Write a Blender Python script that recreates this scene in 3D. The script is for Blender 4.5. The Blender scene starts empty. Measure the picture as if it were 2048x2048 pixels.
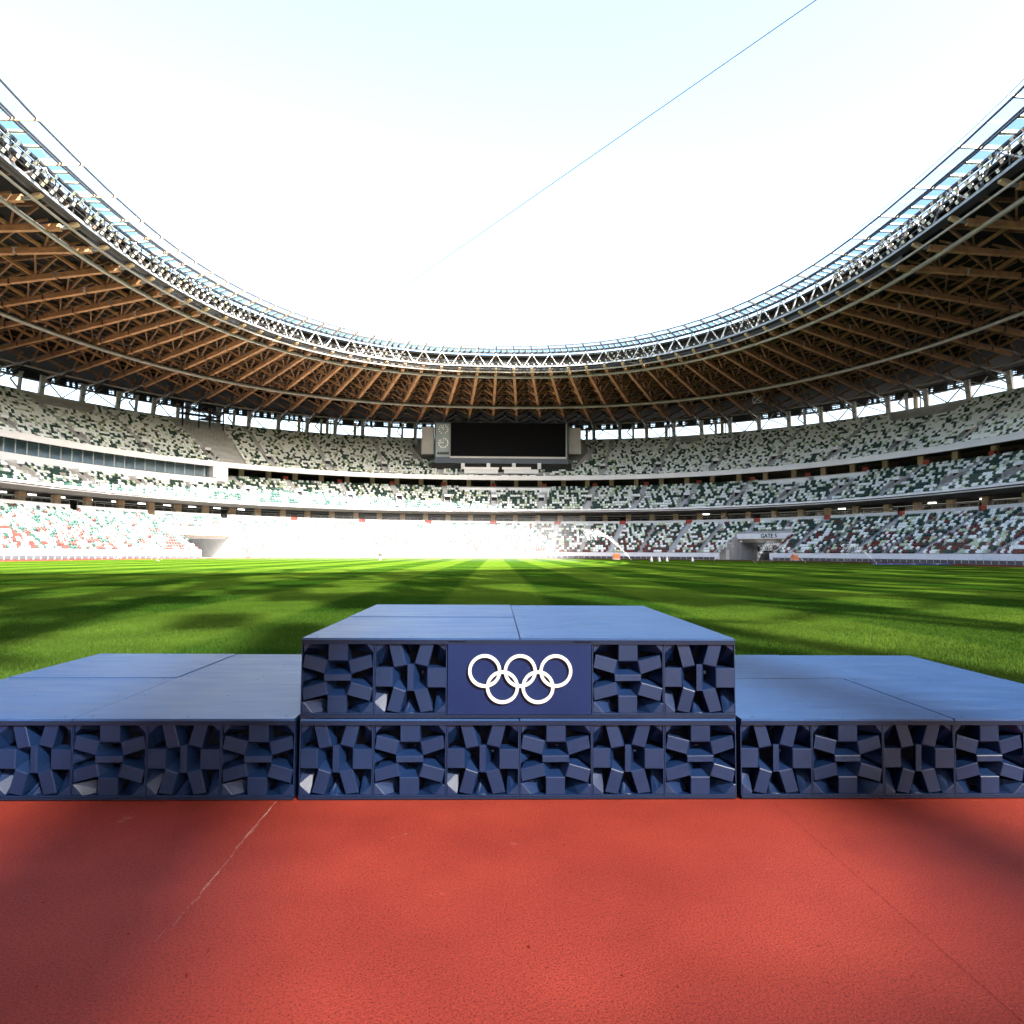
import bpy, bmesh, math, random
import numpy as np
from mathutils import Matrix, Vector
random.seed(7); rng = np.random.default_rng(7)
R = math.radians
scene = bpy.context.scene
col = scene.collection

# ------------------------------------------------------------------ camera
HC = 1.30                       # lens height above the track
FPX, PX = 1420.0, 2048.0
PITCH, YAW, ROLL = math.atan(81/FPX), math.atan(33/FPX), 0.00536
cd = bpy.data.cameras.new('camera'); cam = bpy.data.objects.new('camera', cd); col.objects.link(cam)
cd.sensor_width = 36; cd.lens = FPX/PX*36; cd.clip_start = 0.05; cd.clip_end = 4000
cam.matrix_world = Matrix.Translation((0, 0, HC)) @ Matrix.Rotation(-YAW, 4, 'Z') @ Matrix.Rotation(R(90)+PITCH, 4, 'X') @ Matrix.Rotation(ROLL, 4, 'Z')
scene.camera = cam

# ------------------------------------------------------------------ sky, sun, exposure
SUN_EL, SUN_AZ = R(37), R(36)   # sun stands behind the camera, 36 degrees to the right
SKY, SUN, EXPO = 0.080, 5.0, 3.35
w = bpy.data.worlds.new('World'); scene.world = w; w.use_nodes = True
nt = w.node_tree; bg = nt.nodes['Background']
sk = nt.nodes.new('ShaderNodeTexSky'); sk.sky_type = 'NISHITA'; sk.sun_disc = False
sk.sun_elevation = SUN_EL; sk.sun_rotation = math.pi - SUN_AZ
sk.air_density = 1.15; sk.dust_density = 4.5; sk.ozone_density = .9
nt.links.new(sk.outputs[0], bg.inputs[0]); bg.inputs[1].default_value = SKY
sd = bpy.data.lights.new('sun', 'SUN'); sd.energy = SUN; sd.angle = R(0.53); sd.color = (1, .955, .88)
so = bpy.data.objects.new('sun', sd); col.objects.link(so)
LDIR = Vector((-math.sin(SUN_AZ)*math.cos(SUN_EL), math.cos(SUN_AZ)*math.cos(SUN_EL), -math.sin(SUN_EL)))
so.rotation_euler = LDIR.to_track_quat('-Z', 'Y').to_euler(); so.location = (60, -80, 90)
vs = scene.view_settings; vs.view_transform = 'Standard'; vs.look = 'None'; vs.exposure = EXPO; vs.gamma = 1
scene.render.engine = 'CYCLES'
scene.cycles.max_bounces = 6; scene.cycles.transparent_max_bounces = 16

# ------------------------------------------------------------------ materials
def mat(name, c, rough=.6, spec=.5, vary=0, vscale=3, bump=0, bscale=40, metal=0, c2=None, detail=3):
    m = bpy.data.materials.new(name); m.use_nodes = True; t = m.node_tree; b = t.nodes['Principled BSDF']
    b.inputs['Base Color'].default_value = (*c, 1); b.inputs['Roughness'].default_value = rough
    b.inputs['Specular IOR Level'].default_value = spec; b.inputs['Metallic'].default_value = metal
    if vary or bump:
        g = t.nodes.new('ShaderNodeNewGeometry')
    if vary:
        n = t.nodes.new('ShaderNodeTexNoise'); n.inputs['Scale'].default_value = vscale; n.inputs['Detail'].default_value = detail
        t.links.new(g.outputs['Position'], n.inputs['Vector'])
        r = t.nodes.new('ShaderNodeMapRange'); r.inputs[1].default_value = .3; r.inputs[2].default_value = .7
        t.links.new(n.outputs[0], r.inputs[0])
        mx = t.nodes.new('ShaderNodeMix'); mx.data_type = 'RGBA'
        a = c if c2 is not None else tuple(v*(1-vary) for v in c)
        d = c2 if c2 is not None else tuple(min(1, v*(1+vary)) for v in c)
        mx.inputs[6].default_value = (*a, 1); mx.inputs[7].default_value = (*d, 1)
        t.links.new(r.outputs[0], mx.inputs[0]); t.links.new(mx.outputs[2], b.inputs['Base Color'])
    if bump:
        n = t.nodes.new('ShaderNodeTexNoise'); n.inputs['Scale'].default_value = bscale; n.inputs['Detail'].default_value = 4
        t.links.new(g.outputs['Position'], n.inputs['Vector'])
        bp = t.nodes.new('ShaderNodeBump'); bp.inputs['Strength'].default_value = bump; bp.inputs['Distance'].default_value = .02
        t.links.new(n.outputs[0], bp.inputs['Height']); t.links.new(bp.outputs[0], b.inputs['Normal'])
    return m

def glass_mat(name, tint, refl=.12):
    m = bpy.data.materials.new(name); m.use_nodes = True; t = m.node_tree; t.nodes.clear()
    o = t.nodes.new('ShaderNodeOutputMaterial'); tr = t.nodes.new('ShaderNodeBsdfTransparent'); tr.inputs[0].default_value = (*tint, 1)
    gl = t.nodes.new('ShaderNodeBsdfGlossy'); gl.inputs['Roughness'].default_value = .05
    mx = t.nodes.new('ShaderNodeMixShader'); lw = t.nodes.new('ShaderNodeLayerWeight'); lw.inputs[0].default_value = .5
    pw = t.nodes.new('ShaderNodeMath'); pw.operation = 'POWER'; pw.inputs[1].default_value = 5; t.links.new(lw.outputs['Facing'], pw.inputs[0])
    fr = t.nodes.new('ShaderNodeMath'); fr.operation = 'MULTIPLY_ADD'; fr.inputs[1].default_value = .85; fr.inputs[2].default_value = .05; t.links.new(pw.outputs[0], fr.inputs[0])
    t.links.new(fr.outputs[0], mx.inputs[0]); t.links.new(tr.outputs[0], mx.inputs[1]); t.links.new(gl.outputs[0], mx.inputs[2])
    t.links.new(mx.outputs[0], o.inputs[0]); return m

M = {}
M['concrete'] = mat('concrete', (.42, .42, .43), .8, .3, .12, .8, .15, 6)
M['terrace'] = mat('terrace', (.33, .34, .345), .85, .3, .15, .5)
M['stair'] = mat('stair', (.40, .42, .45), .8, .3, .1, .7)
M['fascia'] = mat('fascia', (.66, .66, .69), .55, .4, .04, .6)
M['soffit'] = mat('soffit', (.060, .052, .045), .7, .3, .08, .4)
M['parapet'] = mat('parapet', (.62, .64, .68), .55, .4, .05, .7)
M['tan'] = mat('tan', (.46, .34, .22), .7, .3, .08, 1.2)
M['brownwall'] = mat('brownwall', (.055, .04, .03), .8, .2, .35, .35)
M['dark'] = mat('dark', (.012, .012, .014), .7, .3)
M['darkpanel'] = mat('darkpanel', (.05, .055, .065), .5, .4, .15, .4)
M['timber'] = mat('timber', (.36, .185, .085), .65, .3, .22, 1.1)
M['timber2'] = mat('timber2', (.20, .105, .055), .7, .3, .22, 1.1)
M['steel'] = mat('steel', (.20, .20, .205), .4, .5, .1, 1.5)
M['steelw'] = mat('steelw', (.46, .46, .47), .4, .5, .08, 1.5)
M['tube'] = mat('tube', (.24, .225, .205), .35, .5, .1, .8)
M['colsteel'] = mat('colsteel', (.40, .385, .375), .5, .4, .06, 1)
M['walk'] = mat('walk', (.24, .26, .29), .4, .5, .08, 1)
M['steeld'] = mat('steeld', (.022, .020, .019), .5, .5, .2, .6)
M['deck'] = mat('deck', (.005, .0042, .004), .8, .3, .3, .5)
M['glass'] = glass_mat('glass', (.985, .99, .995))
M['glassblue'] = glass_mat('glassblue', (.72, .82, .89))
M['roofglass'] = glass_mat('roofglass', (.30, .30, .285))
M['lens'] = mat('lens', (.56, .56, .54), .25, .5)
M['lensw'] = mat('lensw', (.50, .47, .34), .25, .5)
M['lensp'] = mat('lensp', (.52, .36, .32), .25, .5)
M['swhite'] = mat('seat_white', (.80, .85, .86), .45, .4)
M['slime'] = mat('seat_light_green', (.47, .56, .40), .45, .4)
M['sdark'] = mat('seat_dark_green', (.020, .055, .045), .45, .4)
M['sgrey'] = mat('seat_grey', (.33, .32, .30), .45, .4)
M['sred'] = mat('seat_red_brown', (.13, .030, .026), .45, .4)
M['red'] = mat('red', (.42, .05, .03), .5, .4)
M['orange'] = mat('orange', (.65, .20, .08), .5, .4)
M['white'] = mat('white', (.80, .80, .79), .5, .4)
M['black'] = mat('screenblack', (.0025, .0025, .004), .6, .06)
M['navy'] = mat('navy', (.055, .075, .11), .5, .4, .06, .5)
M['clockpanel'] = mat('clockpanel', (.20, .25, .28), .4, .5, .1, .5)
M['wing'] = mat('wing', (.31, .31, .32), .7, .3, .08, .4)
M['water'] = mat('water', (.85, .88, .9), .3, .5)
M['ring'] = mat('ring', (.46, .45, .425), .45, .4)
M['cable'] = mat('cable', (.05, .075, .12), .5, .3)
M['seam'] = mat('seam', (.105, .014, .010), .9, 0)
M['chalk'] = mat('chalk', (.34, .20, .17), .9, .1)
M['asphalt'] = mat('asphalt', (.13, .13, .125), .85, .3, .2, .3)
M['blue'] = mat('bluemat', (.03, .10, .40), .5, .4)

# ------------------------------------------------------------------ helpers
class MB:
    def __init__(s): s.v = []; s.f = []; s.m = []; s.mats = []
    def mi(s, m):
        if m not in s.mats: s.mats.append(m)
        return s.mats.index(m)
    def add(s, vs_, fs, m):
        o = len(s.v); s.v += [tuple(v) for v in vs_]; s.f += [tuple(i+o for i in f) for f in fs]; s.m += [s.mi(m)]*len(fs)
    def quad(s, a, b, c, d, m): s.add((a, b, c, d), ((0, 1, 2, 3),), m)
    def box(s, x0, x1, y0, y1, z0, z1, m):
        s.add([(x, y, z) for x in (x0, x1) for y in (y0, y1) for z in (z0, z1)],
              ((0, 1, 3, 2), (4, 6, 7, 5), (0, 4, 5, 1), (2, 3, 7, 6), (0, 2, 6, 4), (1, 5, 7, 3)), m)
    def beam(s, p, q, w_, h_, m):
        p, q = Vector(p), Vector(q); d = (q-p).normalized(); u = Vector((0, 0, 1))
        if abs(d.dot(u)) > .98: u = Vector((0, 1, 0))
        a = d.cross(u).normalized(); b = a.cross(d)
        vs_ = [e+a*(i*w_/2)+b*(j*h_/2) for e in (p, q) for i in (-1, 1) for j in (-1, 1)]
        s.add(vs_, ((0, 1, 3, 2), (4, 6, 7, 5), (0, 4, 5, 1), (2, 3, 7, 6), (0, 2, 6, 4), (1, 5, 7, 3)), m)
    def prism(s, poly, d, m):      # poly: 3-D outline, d: extrusion vector
        n = len(poly); a = [Vector(p) for p in poly]; b = [p+Vector(d) for p in a]
        s.add(a+b, [tuple(range(n))[::-1], tuple(range(n, 2*n))]+[(i, (i+1) % n, n+(i+1) % n, n+i) for i in range(n)], m)
    def tube(s, pts, r, m, n=6, closed=False):
        pts = [Vector(p) for p in pts]; N = len(pts); vs_ = []
        for i, p in enumerate(pts):
            d = (pts[(i+1) % N if closed else min(i+1, N-1)]-pts[(i-1) if (closed or i) else 0]).normalized()
            u = Vector((0, 0, 1)) if abs(d.z) < .95 else Vector((1, 0, 0))
            a = d.cross(u).normalized(); b = a.cross(d)
            vs_ += [p+(a*math.cos(k*2*math.pi/n)+b*math.sin(k*2*math.pi/n))*r for k in range(n)]
        fs = [(i*n+k, i*n+(k+1) % n, ((i+1) % N)*n+(k+1) % n, ((i+1) % N)*n+k) for i in range(N if closed else N-1) for k in range(n)]
        s.add(vs_, fs, m)
    def mesh(s, name, loc=(0, 0, 0)):
        me = bpy.data.meshes.new(name); l = Vector(loc)
        me.from_pydata([tuple(Vector(v)-l) for v in s.v] if l.length else s.v, [], s.f)
        for m in s.mats: me.materials.append(M[m])
        me.polygons.foreach_set('material_index', s.m); me.update(); return me
    def build(s, name, parent=None, loc=None):
        base = Vector(parent['_w']) if parent is not None else Vector((0, 0, 0))
        l = Vector(loc) if loc is not None else base
        o = bpy.data.objects.new(name, s.mesh(name, l)); col.objects.link(o)
        o.location = l-base
        if parent is not None: o.parent = parent; o['_w'] = tuple(l)
        else: o['_w'] = tuple(l)
        return o

def thing(name, label, cat, loc=(0, 0, 0), group=None):
    o = bpy.data.objects.new(name, None); col.objects.link(o); o.location = loc; o['_w'] = tuple(loc)
    return tag(o, label, cat, group)
def tag(o, label=None, cat=None, group=None, kind=None):
    if label: o['label'] = label
    if cat: o['category'] = cat
    if group: o['group'] = group
    if kind: o['kind'] = kind
    return o
_ub = {}
def unit(m):
    if m not in _ub:
        b = MB(); b.box(-.5, .5, -.5, .5, -.5, .5, m); _ub[m] = b.mesh('unit_'+m)
    return _ub[m]
def place(name, me, mw, parent):
    o = bpy.data.objects.new(name, me); col.objects.link(o)
    if parent is not None:
        mw = Matrix.Translation(-Vector(parent['_w'])) @ mw; o.parent = parent
    o.matrix_local = mw
    return o
def bar(name, p, q, w_, h_, m, parent, up=Vector((0, 0, 1))):
    p, q = Vector(p), Vector(q); d = (q-p); L = d.length; d.normalize()
    u = up if abs(d.dot(up)) < .98 else Vector((0, 1, 0))
    a = d.cross(u).normalized(); b = a.cross(d)
    mw = Matrix(((d.x*L, a.x*w_, b.x*h_, (p.x+q.x)/2), (d.y*L, a.y*w_, b.y*h_, (p.y+q.y)/2), (d.z*L, a.z*w_, b.z*h_, (p.z+q.z)/2), (0, 0, 0, 1)))
    me = unit(m); o = bpy.data.objects.new(name, me); col.objects.link(o)
    if parent is not None:
        o.parent = parent; mw = Matrix.Translation(-Vector(parent['_w'])) @ mw
    o.matrix_local = mw; o['_w'] = parent['_w'] if parent is not None else (0, 0, 0)
    return o

# ------------------------------------------------------------------ plan of the bowl
S, H0 = 1.2, 1.37
CX, CY, PH, AA, BB, NN = .935, 69.24, .018, 86.74, 73.0, 2.346
_t = np.linspace(math.pi/2, -1.5*math.pi, 24001)
_c, _s = np.cos(_t), np.sin(_t)
_cc, _ss = np.sign(_c)*np.abs(_c)**(2/NN), np.sign(_s)*np.abs(_s)**(2/NN)
_arc = np.concatenate([[0], np.cumsum(np.hypot(np.diff(BB*_cc), np.diff(AA*_ss)))]); LT = _arc[-1]
BACK = 0.0                       # pushes the unseen half behind the camera back, shaped to let the sun in
def zw(z): return HC+S*(z-H0)
def P(s, r, z):                 # s: way along the front of the upper tier from the far end (+ to the right), r: offset outward, z: height -> world
    s = np.asarray(s, float) % LT
    x = (BB+r)*np.interp(s, _arc, _cc); y = (AA+r)*np.interp(s, _arc, _ss)
    y = np.where(y < 0, y*(1+BACK/AA), y)
    X = CX+x*math.cos(PH)-y*math.sin(PH); Y = CY+x*math.sin(PH)+y*math.cos(PH)
    return np.stack([S*X, S*Y, np.broadcast_to(zw(np.asarray(z, float)), X.shape)], -1)
def pv(s, r, z): return Vector(P(s, r, z))
def frame(s, r):                # tangent (to the right), outward normal
    a, b = pv(s-.2, r, 0), pv(s+.2, r, 0); t = (b-a); t.z = 0; t.normalize()
    n = pv(s, r+.5, 0)-pv(s, r-.5, 0); n.z = 0; n -= t*n.dot(t); n.normalize(); return t, n
_cm = cam.matrix_world.inverted()
_cmn = np.array(_cm)
def px(p):
    q = np.asarray(p, float); q = q @ _cmn[:3, :3].T+_cmn[:3, 3]
    d = np.where(q[..., 2] < -.1, -q[..., 2], np.nan); return 1024+FPX*q[..., 0]/d, 1024-FPX*q[..., 1]/d
_sg = np.linspace(-150, 150, 6001)
def s_px(u, r, z):              # where along the bowl a picture column meets ring (r, z)
    uu = px(P(_sg, r, z))[0]; ok = ~np.isnan(uu) & (np.abs(_sg) < 130)
    o = np.argsort(uu[ok]); return float(np.interp(u, uu[ok][o], _sg[ok][o]))
def cast(u, v):                 # ray through a picture point
    d = cam.matrix_world.to_3x3() @ Vector(((u-1024)/FPX, -(v-1024)/FPX, -1)); return d
def ground(u, v):
    d = cast(u, v); return Vector((0, 0, HC))+d*(-HC/d.z)
def ringpts(r, z, n=300): return P(np.linspace(0, LT, n, endpoint=False), r, z)

def band(b, r0, z0, r1, z1, m, s0=None, s1=None, n=300, skip=None):
    closed = s0 is None
    ss = np.linspace(0, LT, n+1) if closed else np.linspace(s0, s1, n+1)
    a, c = P(ss, r0, z0), P(ss, r1, z1)
    for i in range(n):
        if skip and skip((ss[i]+ss[i+1])/2): continue
        b.quad(a[i], a[i+1], c[i+1], c[i], m)

# ------------------------------------------------------------------ ground
def track_mat():
    m = bpy.data.materials.new('track'); m.use_nodes = True; t = m.node_tree; b = t.nodes['Principled BSDF']; L = t.links.new
    g = t.nodes.new('ShaderNodeNewGeometry')
    n1 = t.nodes.new('ShaderNodeTexNoise'); n1.inputs['Scale'].default_value = 1.3; n1.inputs['Detail'].default_value = 5
    n2 = t.nodes.new('ShaderNodeTexVoronoi'); n2.inputs['Scale'].default_value = 170
    n3 = t.nodes.new('ShaderNodeTexNoise'); n3.inputs['Scale'].default_value = 128; n3.inputs['Detail'].default_value = 3; n3.inputs['Roughness'].default_value = .7
    for n in (n1, n2, n3): L(g.outputs['Position'], n.inputs['Vector'])
    r1 = t.nodes.new('ShaderNodeValToRGB'); e = r1.color_ramp.elements
    e[0].position = .3; e[0].color = (.138, .0140, .0082, 1); e[1].position = .7; e[1].color = (.196, .0240, .0135, 1)
    L(n1.outputs[0], r1.inputs[0])
    r2 = t.nodes.new('ShaderNodeValToRGB'); e = r2.color_ramp.elements
    e[0].position = .33; e[0].color = (.38, .30, .30, 1); e[1].position = .52; e[1].color = (1.04, 1.04, 1.04, 1)
    L(n3.outputs[0], r2.inputs[0])
    mx = t.nodes.new('ShaderNodeMix'); mx.data_type = 'RGBA'; mx.blend_type = 'MULTIPLY'; mx.inputs[0].default_value = 1
    L(r1.outputs[0], mx.inputs[6]); L(r2.outputs[0], mx.inputs[7])
    # a few pale rubbed patches and scuffs
    n4 = t.nodes.new('ShaderNodeTexNoise'); n4.inputs['Scale'].default_value = 2.4; n4.inputs['Detail'].default_value = 6; n4.inputs['Roughness'].default_value = .7
    L(g.outputs['Position'], n4.inputs['Vector'])
    r4 = t.nodes.new('ShaderNodeMapRange'); r4.inputs[1].default_value = .66; r4.inputs[2].default_value = .86; r4.inputs[4].default_value = .4; L(n4.outputs[0], r4.inputs[0])
    m2 = t.nodes.new('ShaderNodeMix'); m2.data_type = 'RGBA'; L(r4.outputs[0], m2.inputs[0]); L(mx.outputs[2], m2.inputs[6]); m2.inputs[7].default_value = (.55, .30, .24, 1)
    L(m2.outputs[2], b.inputs['Base Color']); b.inputs['Roughness'].default_value = .7; b.inputs['Specular IOR Level'].default_value = .16
    wv = t.nodes.new('ShaderNodeTexWave'); wv.inputs['Scale'].default_value = 12; wv.inputs['Distortion'].default_value = 2.5; wv.inputs['Detail'].default_value = 2; wv.inputs['Detail Scale'].default_value = 6
    mp = t.nodes.new('ShaderNodeMapping'); mp.inputs['Rotation'].default_value = (0, 0, R(62)); L(g.outputs['Position'], mp.inputs[0]); L(mp.outputs[0], wv.inputs['Vector'])
    ad = t.nodes.new('ShaderNodeMath'); ad.operation = 'MULTIPLY_ADD'; ad.inputs[1].default_value = .18; L(wv.outputs['Fac'], ad.inputs[0]); L(n3.outputs[0], ad.inputs[2])
    a2 = t.nodes.new('ShaderNodeMath'); a2.operation = 'ADD'; L(ad.outputs[0], a2.inputs[0]); L(n2.outputs['Distance'], a2.inputs[1])
    bp = t.nodes.new('ShaderNodeBump'); bp.inputs['Strength'].default_value = .4; bp.inputs['Distance'].default_value = .003
    L(a2.outputs[0], bp.inputs['Height']); L(bp.outputs[0], b.inputs['Normal']); return m
M['track'] = track_mat()

def grass_mat(name, blades=False):
    m = bpy.data.materials.new(name); m.use_nodes = True; t = m.node_tree; b = t.nodes['Principled BSDF']; L = t.links.new
    g = t.nodes.new('ShaderNodeNewGeometry'); sx = t.nodes.new('ShaderNodeSeparateXYZ'); L(g.outputs['Position'], sx.inputs[0])
    def stripe(out, width, off):
        a = t.nodes.new('ShaderNodeMath'); a.operation = 'MULTIPLY_ADD'; a.inputs[1].default_value = math.pi/width; a.inputs[2].default_value = off; L(out, a.inputs[0])
        s_ = t.nodes.new('ShaderNodeMath'); s_.operation = 'SINE'; L(a.outputs[0], s_.inputs[0])
        r = t.nodes.new('ShaderNodeMapRange'); r.inputs[1].default_value = -.18; r.inputs[2].default_value = .18; L(s_.outputs[0], r.inputs[0]); return r.outputs[0]
    st = stripe(sx.outputs[0], 2.75, math.pi/2); cr = stripe(sx.outputs[1], 5.5, .8)
    mxs = t.nodes.new('ShaderNodeMath'); mxs.operation = 'MULTIPLY_ADD'; mxs.inputs[1].default_value = .45; L(cr, mxs.inputs[0]); L(st, mxs.inputs[2])
    n1 = t.nodes.new('ShaderNodeTexNoise'); n1.inputs['Scale'].default_value = .7; n1.inputs['Detail'].default_value = 5; L(g.outputs['Position'], n1.inputs['Vector'])
    n2 = t.nodes.new('ShaderNodeTexNoise'); n2.inputs['Scale'].default_value = 38 if not blades else 60; n2.inputs['Detail'].default_value = 4; n2.inputs['Roughness'].default_value = .75; L(g.outputs['Position'], n2.inputs['Vector'])
    k = t.nodes.new('ShaderNodeMix'); k.data_type = 'RGBA'
    ca, cb = ((.024, .060, .0070, 1), (.050, .092, .014, 1)) if blades else ((.015, .041, .0035, 1), (.053, .092, .008, 1)); k.inputs[6].default_value = ca; k.inputs[7].default_value = cb
    sc = t.nodes.new('ShaderNodeMath'); sc.operation = 'MULTIPLY'; sc.inputs[1].default_value = .69; L(mxs.outputs[0], sc.inputs[0]); L(sc.outputs[0], k.inputs[0])
    r = t.nodes.new('ShaderNodeMapRange'); r.inputs[1].default_value = .25; r.inputs[2].default_value = .75; r.inputs[3].default_value = .55; r.inputs[4].default_value = 1.4; L(n2.outputs[0], r.inputs[0])
    r2 = t.nodes.new('ShaderNodeMapRange'); r2.inputs[1].default_value = .3; r2.inputs[2].default_value = .7; r2.inputs[3].default_value = .82; r2.inputs[4].default_value = 1.18; L(n1.outputs[0], r2.inputs[0])
    mu = t.nodes.new('ShaderNodeMath'); mu.operation = 'MULTIPLY'; L(r.outputs[0], mu.inputs[0]); L(r2.outputs[0], mu.inputs[1])
    vm = t.nodes.new('ShaderNodeVectorMath'); vm.operation = 'SCALE'; L(k.outputs[2], vm.inputs[0]); L(mu.outputs[0], vm.inputs['Scale'])
    L(vm.outputs[0], b.inputs['Base Color']); b.inputs['Roughness'].default_value = .8; b.inputs['Specular IOR Level'].default_value = .06 if blades else 0
    if not blades:
        bp = t.nodes.new('ShaderNodeBump'); bp.inputs['Strength'].default_value = .8; bp.inputs['Distance'].default_value = .03; L(n2.outputs[0], bp.inputs['Height']); L(bp.outputs[0], b.inputs['Normal'])
    return m
M['lawn'] = grass_mat('lawn'); M['blade'] = grass_mat('blade', True)

b = MB(); b.quad((-1500, -1500, -.03), (1500, -1500, -.03), (1500, 1500, -.03), (-1500, 1500, -.03), 'asphalt')
tag(b.build('ground'), 'grey paved ground under and around the stadium', kind='structure')
pl = P(np.linspace(-LT/2, LT/2, 300, endpoint=False), -18.0, 0); pl[:, 1] = np.where(pl[:, 1] < S*CY, S*CY+(pl[:, 1]-S*CY)*1.18, pl[:, 1])
b = MB(); b.add([(x, y, 0) for x, y, z in pl[::-1]], [tuple(range(len(pl)))], 'track')
tag(b.build('running_track'), 'red synthetic running track and apron around the pitch', kind='structure')
TS = .3855                                            # one lattice panel of the podium
PD = 3.815                                   # front of the podium
PDEP = 2.36
EDGE = PD+PDEP-.62                                   # where the lawn starts
pl = P(np.linspace(-118, 118, 240), -27.5, 0)
poly = [(x, y, .02) for x, y, z in pl[::-1] if y > 70]
poly = [(poly[0][0], EDGE, .02)]+poly+[(poly[-1][0], EDGE, .02)]
b = MB(); n = len(poly); b.add(poly+[(x, y, -.02) for x, y, z in poly], [tuple(range(n))[::-1]]+[(i, (i+1) % n, n+(i+1) % n, n+i) for i in range(n)], 'lawn')
tag(b.build('pitch_lawn'), 'striped green lawn of the pitch', kind='structure')

def blades():
    N = 480000
    y = EDGE+ (rng.random(N)**2.1)*22.0; xw = (y*.80+.6); x = (rng.random(N)*2-1)*xw
    h = .018+.026*rng.random(N); h *= np.clip(1.25-(y-EDGE)*.055, .12, 1.3); wd = .0016+.0016*rng.random(N)+ (y-EDGE)*.0002
    az = rng.random(N)*2*np.pi; le = .35*h+.6*h*rng.random(N); la = rng.random(N)*2*np.pi
    v = np.empty((N, 3, 3)); v[:, 0] = np.stack([x-np.cos(az)*wd, y-np.sin(az)*wd, np.full(N, .018)], -1)
    v[:, 1] = np.stack([x+np.cos(az)*wd, y+np.sin(az)*wd, np.full(N, .018)], -1)
    v[:, 2] = np.stack([x+np.cos(la)*le, y+np.sin(la)*le, .02+h], -1)
    me = bpy.data.meshes.new('grass_blades'); me.vertices.add(3*N); me.vertices.foreach_set('co', v.ravel())
    me.loops.add(3*N); me.loops.foreach_set('vertex_index', np.arange(3*N, dtype=np.int32)); me.polygons.add(N)
    me.polygons.foreach_set('loop_start', np.arange(0, 3*N, 3, dtype=np.int32)); me.materials.append(M['blade']); me.update(); me.validate()
    o = bpy.data.objects.new('grass_blades', me); col.objects.link(o)
    tag(o, 'short mown grass blades of the pitch behind the podium', 'grass', kind='stuff')
blades()

# ------------------------------------------------------------------ stands
BACK = 38.0
T1 = dict(r0=-18.4, z0=1.30, r1=-6.6, z1=7.2, rows=13)
T2 = dict(r0=-9.7, z0=9.75, r1=4.2, z1=16.2, rows=11)
T3 = dict(r0=.5, z0=17.9, r1=21.3, z1=29.3, rows=22)
SMAX = 130.0                                          # seats are set as far round as the picture shows
GATES = {}
for nm, uc in (('right', 1486), ('left', 456)):
    GATES[nm] = s_px(uc, -19, 0)
GHW = 6.2
def in_gate(s, r):
    return any(abs(((s-g+LT/2) % LT)-LT/2) < GHW for g in GATES.values()) and r < -11.2

# aisles
def aisles(sp, off=0): return [off+sp*i for i in range(-16, 17) if abs(off+sp*i) < SMAX+4]
A1 = aisles(14.9, 0.0); A2 = aisles(10.75, .3); A3 = aisles(11.6, .3)
SCR_L, SCR_R = 843, 1163

t1 = thing('lower_stand', 'lowest seating tier with red, green and white seats behind the field wall', 'grandstand', (0, 0, 0))
t2 = thing('middle_stand', 'middle seating tier of dark green and white seats between the two concourses', 'grandstand', (0, 0, 0))
t3 = thing('upper_stand', 'highest seating tier of mostly white seats below the timber roof', 'grandstand', (0, 0, 0))

def terrace(T, parent, closed, cut=None):
    b = MB(); n = T['rows']; dr = (T['r1']-T['r0'])/n; dz = (T['z1']-T['z0'])/n
    for j in range(n):
        r = T['r0']+j*dr; z = T['z0']+j*dz
        kw = dict(n=360, skip=(lambda s, r=r: cut(s, r+dr/2)) if cut else None)
        if closed: kw.update(s0=-LT/2, s1=LT/2)
        else: kw.update(s0=-150, s1=150)
        band(b, r, z, r+dr, z, 'terrace', **kw); band(b, r+dr, z, r+dr, z+dz, 'terrace', **kw)
    return b.build('terrace_steps', parent)
terrace(T1, t1, False, in_gate)
terrace(T2, t2, True); terrace(T3, t3, True)

def seat_mesh():
    b = MB()
    # rounded shell back, folded seat pan, bracket
    w_ = .27
    prof = [(-w_, .30), (w_, .30), (w_, .70), (w_*.72, .80), (-w_*.72, .80), (-w_, .70)]
    b.prism([(x, .10+.12*(z-.3), z) for x, z in prof], (0, .05, .01), 'swhite')
    pan = [(-w_, .34), (w_, .34), (w_*.9, .62), (-w_*.9, .62)]
    b.prism([(x, -.06-.05*(z-.34), z) for x, z in pan], (0, .05, .0), 'swhite')
    b.box(-.04, .04, .02, .10, .0, .40, 'swhite')
    return b
_sb = seat_mesh(); SV = np.array(_sb.v)*1.08; SF = _sb.f
SEATM = ['swhite', 'slime', 'sdark', 'sgrey', 'sred']
SEATME = []
for m in SEATM:
    me = bpy.data.meshes.new('seat_'+m); me.from_pydata([tuple(v) for v in SV], [], SF); me.materials.append(M[m]); me.update(); SEATME.append(me)

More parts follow.
